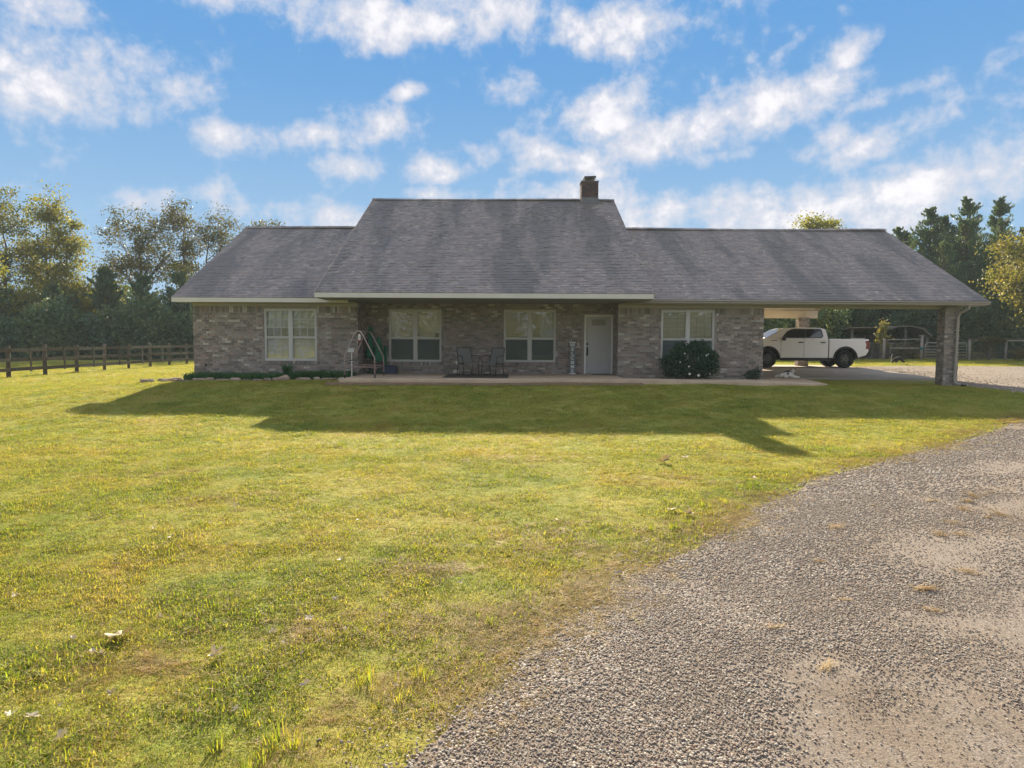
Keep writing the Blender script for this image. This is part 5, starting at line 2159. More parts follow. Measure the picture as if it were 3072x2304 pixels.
V = [(-.27, 0, .11), (-.12, 0, .125), (.05, -.02, .135), (.13, -.06, .195), (.165, -.10, .25), (.165, -.185, .225), (.163, -.235, .215),
     (.15, -.15, .075), (.26, -.20, .040), (.37, -.22, .032), (.05, -.17, .07), (.12, -.27, .040), (.20, -.31, .030),
     (-.24, -.10, .09), (-.12, -.17, .06), (-.20, -.22, .042), (-.06, -.245, .030), (-.40, .0, .065), (-.47, -.08, .035), (-.44, -.18, .030)]
E_ = [(0, 1), (1, 2), (2, 3), (3, 4), (4, 5), (5, 6), (2, 7), (7, 8), (8, 9), (2, 10), (10, 11), (11, 12), (0, 13), (13, 14), (14, 15), (15, 16), (0, 17), (17, 18), (18, 19)]
Rr = [.105, .11, .12, .112, .105, .062, .042, .056, .042, .038, .052, .038, .034, .09, .058, .040, .032, .04, .03, .02]
body = link('body', skin_mesh('body', V, E_, Rr, M['fur_a']), DA)


def cone_ear(nm, b, tip, w, mat, par):
    mb = MB()
    b = Vector(b)
    tip = Vector(tip)
    d = (tip - b).normalized()
    s_ = d.cross(Vector((0, 1, 0))).normalized()
    f_ = s_.cross(d)
    mb.v = [tuple(b - s_ * w), tuple(b + s_ * w), tuple(b + f_ * w * .6), tuple(tip), tuple(b - f_ * w * .25)]
    mb.f = [(0, 4, 3), (4, 1, 3), (1, 2, 3), (2, 0, 3), (0, 2, 1, 4)]
    mb.mi = [0] * 5
    return mb.build(nm, mat, par)


def ball(nm, c, r, mat, par, sc=(1, 1, 1)):
    me = bpy.data.meshes.new(nm)
    bm = bmesh.new()
    bmesh.ops.create_icosphere(bm, subdivisions=2, radius=r)
    for v in bm.verts:
        v.co = Vector((v.co.x * sc[0], v.co.y * sc[1], v.co.z * sc[2]))
    bm.to_mesh(me)
    bm.free()
    me.materials.append(mat)
    me.polygons.foreach_set('use_smooth', [True] * len(me.polygons))
    return link(nm, me, par, c)


M['fur_tan'] = mk('tan ear fur', [(.30, .19, .13)], .9)
M['fur_blk'] = mk('black ear fur', [(.014, .014, .015)], .9)
cone_ear('ear', (.10, -.09, .315), (.075, -.08, .40), .042, M['fur_tan'], DA)
cone_ear('ear', (.23, -.09, .315), (.255, -.08, .40), .042, M['fur_tan'], DA)
ball('nose', (.163, -.275, .222), .022, M['black'], DA, (1.2, .8, .9))
for x in (.128, .202):
    ball('eye', (x, -.192, .278), .011, M['black'], DA)
mb = MB()
mb.box(.142, .184, -.272, -.23, .182, .187)
mb.build('mouth', M['black'], DA)
DB = thing('dog', 'black dog with tan feet standing nose down at the edge of the gravel pad', 'dog', (21.0, 38.6, gzf(21.0, 38.6)), R(4))
V = [(.22, 0, .35), (.05, 0, .365), (-.12, 0, .345), (-.23, 0, .27), (-.305, 0, .17), (-.35, 0, .105), (-.37, 0, .075),
     (-.125, -.075, .22), (-.14, -.075, .12), (-.145, -.075, .02), (-.13, .075, .22), (-.11, .075, .12), (-.12, .075, .02),
     (.17, -.085, .23), (.285, -.085, .13), (.265, -.085, .02), (.20, .085, .23), (.315, .085, .13), (.30, .085, .02),
     (.31, 0, .36), (.36, 0, .30), (.37, 0, .22)]
E_ = [(0, 1), (1, 2), (2, 3), (3, 4), (4, 5), (5, 6), (2, 7), (7, 8), (8, 9), (2, 10), (10, 11), (11, 12), (0, 13), (13, 14), (14, 15), (0, 16), (16, 17), (17, 18), (0, 19), (19, 20), (20, 21)]
Rr = [.11, .112, .12, .08, .07, .042, .03, .05, .026, .022, .042, .026, .022, .055, .027, .022, .055, .027, .022, .035, .026, .018]
link('body', skin_mesh('body', V, E_, Rr, M['fur_b']), DB)
cone_ear('ear', (-.275, -.04, .205), (-.26, -.07, .275), .026, M['fur_blk'], DB)
cone_ear('ear', (-.275, .04, .205), (-.26, .07, .275), .026, M['fur_blk'], DB)
ball('nose', (-.383, 0, .07), .012, M['black'], DB)
for y in (-.042, .042):
    ball('eye', (-.325, y, .165), .008, M['black'], DB)
t = thing('marker_stake', 'short white marker stake in the grass beyond the black dog', 'stake', (21.45, 40.2, gzf(21.45, 40.2)))
mb = MB()
mb.tube([(0, 0, -.1), (.0, 0, .3), (.05, 0, .5)], .014, 6)
mb.build('stake_shaft', M['white_plastic'], t)

# ------------------------------------------------------------------ porch furniture
PZ0 = .17
rug = MB()
rug.box(-2.22, -.12, 22.5, 24.75, PZ0 + .001, PZ0 + .013)
o = rug.build('porch_rug', M['rug'], None, bevel=.003)
tag(o, 'dark brown rug under the two patio chairs on the porch', 'rug')
o.location = (0, 0, 0)


def chair(label, loc, rz):
    t = thing('patio_chair', label, 'chair', loc, rz, 'sling chairs on the porch')
    for s in (-1, 1):
        mb = MB()
        mb.tube([(s * .26, .30, .0), (s * .26, .20, .34), (s * .255, .22, .42), (s * .24, .36, .90)], .014, 8)
        mb.build('back_leg', M['dark_metal'], t, smooth=True)
        mb = MB()
        mb.tube([(s * .27, .27, .63), (s * .30, .10, .645), (s * .31, -.18, .635), (s * .31, -.25, .58), (s * .29, -.235, .50), (s * .275, -.20, .43), (s * .27, -.22, .3), (s * .27, -.28, .0)], .014, 8)
        mb.build('armrest', M['dark_metal'], t, smooth=True)
        mb = MB()
        mb.tube([(s * .262, .23, .36), (s * .265, -.22, .41)], .013, 8)
        mb.build('seat_rail', M['dark_metal'], t)
        mb = MB()
        mb.tube([(s * .27, -.28, .012), (s * .265, .05, .02), (s * .26, .32, .012)], .014, 8)
        mb.build('foot_rail', M['dark_metal'], t)
    mb = MB()
    mb.tube([(-.24, .36, .90), (.24, .36, .90)], .014, 8)
    mb.tube([(-.262, .24, .36), (.262, .24, .36)], .012, 8)
    mb.tube([(-.265, -.22, .405), (.265, -.22, .405)], .012, 8)
    mb.build('crossbars', M['dark_metal'], t)
    pr = [(.355, .895), (.30, .70), (.245, .52), (.215, .43), (.19, .392)]
    mb = MB()
    for (a, b) in zip(pr[:-1], pr[1:]):
        mb.quad((-.235, a[0], a[1]), (.235, a[0], a[1]), (.24, b[0], b[1]), (-.24, b[0], b[1]))
    o = mb.build('backrest', M['sling'], t)
    so = o.modifiers.new('t', 'SOLIDIFY')
    so.thickness = .008
    t.scale = (1.04, 1.04, 1.02)
    pr = [(.19, .39), (.10, .372), (-.05, .375), (-.18, .40), (-.225, .408), (-.25, .395), (-.255, .36)]
    mb = MB()
    for (a, b) in zip(pr[:-1], pr[1:]):
        mb.quad((-.24, a[0], a[1]), (.24, a[0], a[1]), (.245, b[0], b[1]), (-.245, b[0], b[1]))
    o = mb.build('seat', M['sling'], t)
    so = o.modifiers.new('t', 'SOLIDIFY')
    so.thickness = .008
    return t


chair('grey sling patio chair nearer the swing frame, turned to face the other chair', (-1.50, 24.15, PZ0 + .013), R(28))
chair('grey sling patio chair right in front of the second porch window edge, turned inwards', (-.66, 24.15, PZ0 + .013), R(-30))

# swing frame
sw = thing('swing_frame', 'rusty tubular A-frame of a garden swing at the left end of the porch', 'swing frame', (-4.82, 23.1, PZ0))
so_ = (-4.82, 23.1, PZ0)
for y, zf in ((22.3, .0), (23.85, .03)):
    mb = MB()
    mb.tube([(-5.29, y + .1, PZ0 - .03 + zf), (-5.29, y + .1, .82), (-5.25, y + .1, .92), (-4.98, y + .04, 1.50), (-4.91, y + .02, 1.61), (-4.82, y, 1.64), (-4.74, y, 1.60), (-4.68, y, 1.50),
             (-4.36, y - .05, .90), (-4.31, y - .06, .80), (-4.30, y - .07, PZ0 + .0)], .021, 9)
    mb.build('end_frame', M['swing'], sw, so_, True)
    mb = MB()
    mb.tube([(-5.29, y + .1, .52), (-4.30, y - .06, .50)], .014, 8)
    mb.build('crossbar', M['swing'], sw, so_, True)
    mb = MB()
    mb.tube([(-4.30, y - .07, PZ0 + .001), (-4.30, y - .07, PZ0 + .13)], .026, 9)
    mb.tube([(-5.29, y + .1, PZ0 - .03), (-5.29, y + .1, PZ0 + .09)], .026, 9)
    mb.build('foot_cap', M['trim'], sw, so_)
mb = MB()
mb.tube([(-4.82, 22.3, 1.635), (-4.82, 23.85, 1.635)], .020, 9)
mb.build('top_tube', M['swing'], sw, so_, True)
mb = MB()
mb.tube([(-5.27, 22.42, .68), (-5.0, 22.38, .73), (-4.92, 22.36, .72), (-4.88, 22.36, .66)], .014, 8)
mb.build('black_hook', M['black'], sw, so_, True)
for x in (-5.29, -4.30):
    mb = MB()
    mb.tube([(x, 22.3 + (.1 if x < -5 else -.06), .47), (x, 23.85 + (.1 if x < -5 else -.06), .47)], .012, 8)
    mb.build('side_rail', M['swing'], sw, so_, True)
# hanging feeder
fd = thing('bird_feeder', 'small white and red bird feeder hanging from the top of the swing frame', 'feeder', (-4.80, 22.36, 1.30))
mb = MB()
mb.lathe([(0, .25), (.028, .24), (.045, .20), (.048, .06), (.03, .04)], (0, 0, 0), 14)
mb.build('bottle', M['white_plastic'], fd, smooth=True)
mb = MB()
mb.lathe([(.03, .045), (.055, .035), (.062, .012), (.05, .0), (0, .0)], (0, 0, 0), 14)
mb.build('base', mk('red plastic', [(.26, .03, .03)], .45), fd, smooth=True)
mb = MB()
mb.tube([(0, 0, .245), (0, 0, .33)], .003, 5)
mb.build('wire', M['black'], fd)
# box on a post
bx = thing('post_box', 'small pale box on a thin white post at the left end of the porch', 'box', (-5.14, 22.75, .10))
mb = MB()
mb.tube([(0, 0, -.2), (0, 0, .86)], .017, 8)
mb.build('post', M['white_plastic'], bx)
mb = MB()
mb.box(-.11, .09, -.07, .07, .86, .98)
mb.prism([(-.085, .98), (.085, .98), (0, 1.005)], lambda a, b, d: (d, a, b), -.12, .10)
mb.build('box_shell', M['vinyl'], bx, bevel=.006)
mb = MB()
mb.tube([(.09, 0, .93), (.14, -.03, .92), (.16, -.05, .88)], [.03, .035, .02], 8)
mb.build('spout', mk('tan plastic', [(.30, .24, .17)], .7), bx)


# folded green parasols
def parasol(label, loc, H, w, lean, seed):
    r_ = random.Random(seed)
    t = thing('folded_parasol', label, 'parasol', loc, 0, 'closed green parasols leaning on the porch wall')
    mb = MB()
    n = 18
    prof = [(.02, 1.0), (.045, .985), (.06, .93), (.075, .8), (.10, .6), (.125, .45), (.13, .38), (.11, .345)]
    b0 = len(mb.v)
    for (rr, f) in prof:
        for k in range(n):
            a = 2 * math.pi * k / n
            r2 = rr * (w / .13) * (1 + .22 * (1 if k % 3 == 0 else -.35) * (1 - f) * 1.6)
            z = H * f
            mb.v.append((r2 * math.cos(a) + lean * z, r2 * math.sin(a) * .8 + .10 * z / H * 1.0, z))
    for i in range(len(prof) - 1):
        for k in range(n):
            k2 = (k + 1) % n
            mb.f.append((b0 + i * n + k, b0 + i * n + k2, b0 + (i + 1) * n + k2, b0 + (i + 1) * n + k))
            mb.mi.append(0)
    mb.build('canopy', M['green_cloth'], t, smooth=True)
    mb = MB()
    mb.tube([(0, 0, .0), (lean * H, .10, H * 1.01)], .018, 8)
    mb.build('pole', mk('green pole', [(.015, .07, .045)], .5), t)
    mb = MB()
    mb.tube([(lean * H * .55, .055 - w * .95, H * .55), (lean * H * .55 + w * .8, .055 - w * .3, H * .55), (lean * H * .55 + w * .8, .12, H * .56)], .008, 6)
    mb.build('tie_strap', M['green_cloth'], t)
    mb = MB()
    mb.lathe([(.0, .0), (.13, .0), (.13, .05), (.05, .09), (.03, .30), (.0, .30)], (0, 0, 0), 14)
    mb.build('foot', mk('dark green foot', [(.012, .045, .03)], .6), t, smooth=True)


parasol('taller closed green parasol, its tip above the swing frame apex', (-5.0, 24.98, PZ0), 1.66, .15, .0, 1)
parasol('shorter closed green parasol, nearer the porch window', (-4.68, 24.9, PZ0), 1.28, .19, -.02, 2)
t = thing('carry_bag', 'slim dark green bag standing against the porch wall beside the parasols', 'bag', (-4.52, 25.2, PZ0))
mb = MB()
mb.tube([(0, 0, .0), (.0, .03, .5), (.02, .06, .98)], [.05, .075, .05], 10)
mb.build('bag', M['green_cloth'], t, smooth=True)
mb = MB()
mb.tube([(0, -.05, .25), (-.1, -.09, .5), (0, -.03, .75)], .01, 6)
mb.build('strap', M['black'], t)
t = thing('storage_crate', 'low navy blue crate on the porch floor under the first porch window', 'crate', (-4.27, 24.95, PZ0))
mb = MB()
mb.box(-.26, .22, -.16, .16, .0, .26)
mb.build('shell', M['blue_plastic'], t, bevel=.015)
mb = MB()
mb.box(-.275, .235, -.175, .175, .262, .285)
mb.build('lid', M['blue_plastic'], t, bevel=.008)

# welcome sign
sg = thing('welcome_sign', 'tall narrow grey board reading WELCOME downwards in white letters beside the door', 'sign', (2.15, 25.26, PZ0 + .001), 0)
lean = Matrix.Rotation(R(-4), 4, 'X')
sg.rotation_euler = (R(-4), 0, 0)
mb = MB()
mb.box(-.112, .112, -.012, .012, 0, 1.15)
mb.build('board', M['sign_grey'], sg, bevel=.003)
for z in (.0, 1.118):
    mb = MB()
    mb.box(-.114, .114, -.016, -.0125, z + .003, z + .03)
    mb.build('white_band', M['sign_white'], sg)
for i, ch in enumerate('WELC*ME'):
    z = 1.115 - (i + .5) * (1.085 / 7)
    if ch == '*':
        mb = MB()
        for k in range(12):
            a = 2 * math.pi * k / 12
            r_ = .042
            c = (math.cos(a) * r_, math.sin(a) * r_)
            dd = (math.cos(a + .9), math.sin(a + .9))
            ee = (-dd[1], dd[0])
            mb.quad(*[(c[0] + dd[0] * u * .028 + ee[0] * v * .012, -.0155, z + c[1] + dd[1] * u * .028 + ee[1] * v * .012) for u, v in ((-1, 0), (0, 1), (1, 0), (0, -1))])
        mb.build('wreath', M['sign_white'], sg)
        continue
    fc = bpy.data.curves.new('letter', 'FONT')
    fc.body = ch
    fc.size = .165
    fc.align_x = 'CENTER'
    fc.align_y = 'CENTER'
    fc.extrude = .0015
    fc.offset = .0022
    tmp = bpy.data.objects.new('letter', fc)
    COL.objects.link(tmp)
    dg = bpy.context.evaluated_depsgraph_get()
    me = bpy.data.meshes.new_from_object(tmp.evaluated_get(dg))
    bpy.data.objects.remove(tmp)
    me.name = 'letter'
    me.materials.clear()
    me.materials.append(M['sign_white'])
    link('letter', me, sg, (0, -.0145, z), (R(90), 0, 0))
o = MB()
o.box(2.80, 3.40, 24.95, 25.33, PZ0 + .001, PZ0 + .016)
o = o.build('doormat', M['black'], None, bevel=.004)
tag(o, 'small black doormat in front of the white front door', 'doormat')


# ------------------------------------------------------------------ grass and gravel (uncountable): scattered by geometry nodes
def kit(name, meshes):
    c = bpy.data.collections.new(name)
    for i, me in enumerate(meshes):
        o = bpy.data.objects.new(me.name, me)
        c.objects.link(o)
    return c


def scatter(obj, coll, smin, smax, seed, tilt=.25):
    ng = bpy.data.node_groups.new('scatter', 'GeometryNodeTree')
    ng.interface.new_socket('Geometry', in_out='INPUT', socket_type='NodeSocketGeometry')
    ng.interface.new_socket('Geometry', in_out='OUTPUT', socket_type='NodeSocketGeometry')
    N = ng.nodes
    L = ng.links
    gi = N.new('NodeGroupInput')
    go = N.new('NodeGroupOutput')
    dp_ = N.new('GeometryNodeDistributePointsOnFaces')
    dp_.distribute_method = 'RANDOM'
    at = N.new('GeometryNodeInputNamedAttribute')
    at.data_type = 'FLOAT'
    at.inputs['Name'].default_value = 'dens'
    at2 = N.new('GeometryNodeInputNamedAttribute')
    at2.data_type = 'FLOAT'
    at2.inputs['Name'].default_value = 'scl'
    ci = N.new('GeometryNodeCollectionInfo')
    ci.inputs['Collection'].default_value = coll
    ci.inputs['Separate Children'].default_value = True
    ci.inputs['Reset Children'].default_value = True
    ip = N.new('GeometryNodeInstanceOnPoints')
    ip.inputs['Pick Instance'].default_value = True
    rot = N.new('FunctionNodeRandomValue')
    rot.data_type = 'FLOAT_VECTOR'
    rot.inputs['Min'].default_value = (-tilt, -tilt, 0)
    rot.inputs['Max'].default_value = (tilt, tilt, 6.283)
    rot.inputs['Seed'].default_value = seed + 1
    sc = N.new('FunctionNodeRandomValue')
    sc.data_type = 'FLOAT'
    sc.inputs[2].default_value = smin
    sc.inputs[3].default_value = smax
    sc.inputs['Seed'].default_value = seed + 2
    mu = N.new('ShaderNodeMath')
    mu.operation = 'MULTIPLY'
    L.new(gi.outputs[0], dp_.inputs['Mesh'])
    L.new(at.outputs['Attribute'], dp_.inputs['Density'])
    dp_.inputs['Seed'].default_value = seed
    L.new(dp_.outputs['Points'], ip.inputs['Points'])
    L.new(ci.outputs[0], ip.inputs['Instance'])
    L.new(rot.outputs['Value'], ip.inputs['Rotation'])
    L.new(sc.outputs[1], mu.inputs[0])
    L.new(at2.outputs['Attribute'], mu.inputs[1])
    L.new(mu.outputs[0], ip.inputs['Scale'])
    L.new(ip.outputs[0], go.inputs[0])
    md = obj.modifiers.new('scatter', 'NODES')
    md.node_group = ng


def set_attr(me, name, vals):
    a = me.attributes.new(name, 'FLOAT', 'POINT')
    a.data.foreach_set('value', np.asarray(vals, dtype=np.float32))


def field(x, y, s, o=0.0):
    return np.array([mnoise.fractal(Vector((a * s + o, b * s - o, o)), 1.0, 2.0, 4) for a, b in zip(np.ravel(x), np.ravel(y))])


def dist_to_left(x, y):
    """signed distance to the drive's left edge: positive on the grass side"""
    P = np.stack([DLx, DLy], -1)
    A, B = P[:-1], P[1:]
    x = np.ravel(x)
    y = np.ravel(y)
    best = np.full(x.shape, 1e9)
    for a, b in zip(A[::2], B[1::2] if len(B) > 1 else B):
        d = b - a
        t = np.clip(((x - a[0]) * d[0] + (y - a[1]) * d[1]) / (d @ d + 1e-9), 0, 1)
        best = np.minimum(best, np.hypot(x - a[0] - t * d[0], y - a[1] - t * d[1]))
    ins = in_poly(x, y, DRIVE_POLY)
    return np.where(ins, -best, best)


# grass blades: colour from the same place-bound pattern as the turf beneath
def grass_mat(name, dry):
    m, T, out = new_mat(name)
    geo = T.new('ShaderNodeNewGeometry')
    oi = T.new('ShaderNodeObjectInfo')
    pos = geo.outputs['Position']
    a = T.noise(pos, 0.55, 5.0, 0.65, 0.4)
    b = T.noise(pos, 2.6, 5.0, 0.65)
    v = T.math('ADD', T.math('ADD', T.math('MULTIPLY', a, 0.6), T.math('MULTIPLY', b, 0.4)),
               T.math('MULTIPLY', T.math('SUBTRACT', T.math('FRACT', T.math('ADD', oi.outputs['Random'], geo.outputs['Random Per Island'])), 0.5), 0.30))
    if dry:
        col = T.ramp(v, [(.3, (.33, .265, .10)), (.5, (.41, .31, .135)), (.7, (.46, .335, .165))])
    else:
        col = T.ramp(v, [(.26, (.112, .190, .036)), (.40, (.205, .272, .046)), (.51, (.290, .316, .060)), (.62, (.355, .325, .082)), (.76, (.39, .305, .112))])
    kk = T.mrange(T.noise(pos, 9.0, 3.0, 0.6), 0.3, 0.7, 0.74, 1.24, False)
    cb = T.new('ShaderNodeCombineColor')
    for i in range(3):
        T.l.new(kk, cb.inputs[i])
    col = T.mix(1.0, col, cb.outputs[0], 'MULTIPLY')
    d = T.new('ShaderNodeBsdfPrincipled')
    T.put(d.inputs['Base Color'], col)
    d.inputs['Roughness'].default_value = .6
    d.inputs['Specular IOR Level'].default_value = .25
    t = T.new('ShaderNodeBsdfTranslucent')
    T.put(t.inputs['Color'], T.mix(1.0, col, (1.25, 1.2, .55, 1), 'MULTIPLY'))
    mx = T.new('ShaderNodeMixShader')
    mx.inputs[0].default_value = .58
    T.l.new(d.outputs[0], mx.inputs[1])
    T.l.new(t.outputs[0], mx.inputs[2])
    T.l.new(mx.outputs[0], out.inputs[0])
    return m


M['grass'] = grass_mat('grass blade', False)
M['grass_dry'] = grass_mat('dry grass blade', True)


def turf_tuft(seed, n, L, spread, w, lean, dry=.2):
    rng = np.random.default_rng(seed)
    V, F, MI = [], [], []
    for i in range(n):
        a = rng.uniform(0, 6.28)
        r = math.sqrt(rng.uniform(0, 1)) * spread
        ph = rng.uniform(0, 6.28)
        b = np.array((math.cos(ph) * r, math.sin(ph) * r, -.005))
        isdry = rng.random() < dry
        l = L * rng.uniform(.45, 1.15)
        k = lean * rng.uniform(.3, 1.4) * (1.6 if isdry else 1)
        d = np.array((math.cos(a), math.sin(a), 0))
        side = np.array((-d[1], d[0], 0)) * w * .5 * rng.uniform(.7, 1.3)
        hz = l * max(.10, 1 - .55 * k)
        p1 = b + d * k * l * .4 + np.array((0, 0, hz * .65))
        p2 = b + d * k * l * .95 + np.array((0, 0, hz * (1.0 if not isdry else .7)))
        o = len(V)
        V += [b - side, b + side, p1 + side * .85, p1 - side * .85, p2 + side * .12, p2 - side * .12]
        F += [(o, o + 1, o + 2, o + 3), (o + 3, o + 2, o + 4, o + 5)]
        MI += [1 if isdry else 0] * 2
    return arr_mesh('tuft', np.array(V), np.array(F), [M['grass'], M['grass_dry']], MI)


tufts = kit('tufts', [turf_tuft(i, 52, .031, .085, .0038, 1.05, (.10, .16, .22, .30, .42, .2)[i]) for i in range(6)])
HOUSE_POLY = [(-10.9, 22.65), (-5.3, 22.45), (-5.3, 21.40), (3.6, 21.70), (6.4, 21.9), (10.0, 22.25), (10.7, 26.25), (15.8, 26.25), (17.35, 37.65), (-10.9, 37.7)]


def grass_patch(x0, x1, y0, y1, st, dens, scl, seed, name='grass'):
    xs = np.arange(x0, x1 + st, st)
    ys = np.arange(y0, y1 + st, st)
    def keep(cx, cy):
        k = ~in_poly(cx, cy, HOUSE_POLY)
        k &= np.abs(cx) < .80 * cy + 1.2
        return k
    me = grid_mesh(name, xs, ys, M['grass'], 0.0, keep)
    co = np.zeros(len(me.vertices) * 3)
    me.vertices.foreach_get('co', co)
    co = co.reshape(-1, 3)
    X, Y = co[:, 0], co[:, 1]
    d = dist_to_left(X, Y)
    fl = field(X, Y, .9, 3.3)
    edge = np.clip((d + .08 + .15 * field(X, Y, 2.2, 7.7)) / .30, 0, 1)
    dn = dens * edge * np.clip(1.0 + .7 * fl, .45, 1.5)
    set_attr(me, 'dens', dn)
    set_attr(me, 'scl', scl * np.clip(1 + .8 * field(X, Y, 1.7, 11.1), .6, 1.7) * (.55 + .45 * edge))
    o = link(name, me)
    tag(o, kind='stuff')
    scatter(o, tufts, .7, 1.35, seed)
    return o


grass_patch(-8, 6, 2.4, 6.4, .20, 520, .95, 1)
grass_patch(-13, 12, 6.4, 12.0, .25, 300, 1.05, 2)
grass_patch(-22, 20, 12.0, 24.4, .40, 140, 1.3, 3)
grass_patch(-32, -10.4, 24.4, 48, .7, 30, 2.0, 4)
grass_patch(8, 36, 36.0, 46, .7, 30, 2.0, 5)


vkit = kit('verge_tufts', [turf_tuft(40 + i, 40, .045, .09, .0034, 1.5, (.8, .9, .7, .95)[i]) for i in range(4)])


def verge_patch(x0, x1, y0, y1, st, dens, scl, seed):
    xs = np.arange(x0, x1 + st, st)
    ys = np.arange(y0, y1 + st, st)
    me = grid_mesh('grass', xs, ys, M['grass_dry'], 0.004, lambda cx, cy: (np.abs(dist_to_left(cx, cy) - .12) < .65) & (np.abs(cx) < .80 * cy + 1.2) & ~in_poly(cx, cy, HOUSE_POLY))
    co = np.zeros(len(me.vertices) * 3)
    me.vertices.foreach_get('co', co)
    co = co.reshape(-1, 3)
    X, Y = co[:, 0], co[:, 1]
    d = dist_to_left(X, Y) + .22 * field(X, Y, 1.6, 2.2)
    k = np.clip(1.25 - np.abs(d - .17) / .44, 0, 1)
    set_attr(me, 'dens', dens * k * np.clip(.8 + 1.6 * field(X, Y, 1.1, 4.4), .0, 1.6))
    set_attr(me, 'scl', np.full(len(X), scl))
    o = link('grass', me)
    tag(o, kind='stuff')
    scatter(o, vkit, .6, 1.3, seed)


verge_patch(-2.0, 4.4, 2.4, 9.0, .14, 640, .9, 21)
verge_patch(2.6, 16, 9.0, 20.0, .25, 200, 1.3, 22)
# worn straw-coloured spots in the lawn
V, F = [], []
rng = np.random.default_rng(17)
for x, y, sx, sy, n_ in ((-.68, 5.95, .20, .10, 46), (.10, 6.6, .5, .16, 40), (.6, 7.2, .4, .2, 30), (-3.6, 8.6, .5, .25, 40), (-1.2, 4.7, .35, .12, 30), (2.4, 9.6, .5, .25, 36), (-2.2, 4.1, .3, .12, 20), (-.2, 4.9, .3, .15, 34),
                          (-5.5, 10.2, .8, .3, 40), (.2, 11.5, .7, .3, 40), (-8.5, 13.0, 1.0, .4, 40), (3.4, 11.6, .6, .3, 30), (4.2, 12.6, .6, .3, 30)):
    for i in range(n_):
        a, b = x + rng.normal(0, sx), y + rng.normal(0, sy)
        z = gzf(a, b) + .006
        o_ = len(V)
        V += [(a - .06, b - .06, z), (a + .06, b - .06, z), (a + .06, b + .06, z), (a - .06, b + .06, z)]
        F.append((o_, o_ + 1, o_ + 2, o_ + 3))
me = arr_mesh('grass', np.array(V), np.array(F), M['grass_dry'])
set_attr(me, 'dens', np.full(len(V), 260.0))
set_attr(me, 'scl', np.full(len(V), .95))
o = link('grass', me)
tag(o, kind='stuff')
scatter(o, vkit, .6, 1.2, 23)


# taller fresh tufts
def tall_tuft(seed):
    rng = np.random.default_rng(seed)
    V, F = blade_tuft(rng, 16, .085, .10, .005, .6)
    return arr_mesh('tuft', V, F, M['grass'])


tk = kit('tall_tufts', [tall_tuft(i) for i in range(4)])
rng = np.random.default_rng(31)
spots = [(-.74, 3.9, 12), (-.66, 3.95, 8), (-1.25, 3.25, 7), (-1.05, 3.35, 5), (-1.5, 3.4, 3), (3.2, 9.4, 14), (2.4, 8.4, 10), (1.6, 7.2, 8), (5.6, 12.6, 8), (-5.6, 13.4, 10), (4.6, 10.6, 10), (-.1, 4.75, 5), (8.6, 14.2, 10), (7.2, 13.4, 8)]  # first two clumps added to give the dark of a shaded hollow
P = []
for x, y, n_ in spots:
    for i in range(n_):
        P.append((x + rng.normal(0, .16), y + rng.normal(0, .13)))
V = []
F = []
for i, (x, y) in enumerate(P):
    z = gzf(x, y)
    o_ = len(V)
    V += [(x - .03, y - .03, z), (x + .03, y - .03, z), (x + .03, y + .03, z), (x - .03, y + .03, z)]
    F.append((o_, o_ + 1, o_ + 2, o_ + 3))
me = arr_mesh('grass', np.array(V), np.array(F), M['grass'])
set_attr(me, 'dens', np.full(len(V), 200.0))
set_attr(me, 'scl', np.full(len(V), 1.0))
o = link('grass', me)
tag(o, kind='stuff')
scatter(o, tk, .6, 1.2, 77, .15)

# gravel stones
STONE = [(0.177, 0.146, 0.117), (0.259, 0.222, 0.185), (0.325, 0.282, 0.233), (0.223, 0.177, 0.142), (0.390, 0.354, 0.301), (0.145, 0.132, 0.120), (0.288, 0.232, 0.185), (0.241, 0.217, 0.194), (0.463, 0.437, 0.388), (0.270, 0.191, 0.147)]
M['stone'] = mk('gravel stone', STONE, .8, (40, .2), None, .35)


def pebble(seed):
    r_ = random.Random(seed)
    bm = bmesh.new()
    bmesh.ops.create_icosphere(bm, subdivisions=2, radius=.011)
    sx, sy, sz_ = r_.uniform(.85, 1.45), r_.uniform(.7, 1.05), r_.uniform(.45, .75)
    for v in bm.verts:
        n = mnoise.noise(v.co * 120 + Vector((seed * 3.1, 0, 0)))
        v.co *= 1 + .42 * n
        v.co = Vector((v.co.x * sx, v.co.y * sy, v.co.z * sz_))
    me = bpy.data.meshes.new('pebble')
    bm.to_mesh(me)
    bm.free()
    me.materials.append(M['stone'])
    me.polygons.foreach_set('use_smooth', [seed % 3 != 0] * len(me.polygons))
    return me


pebbles = kit('pebbles', [pebble(i) for i in range(9)])


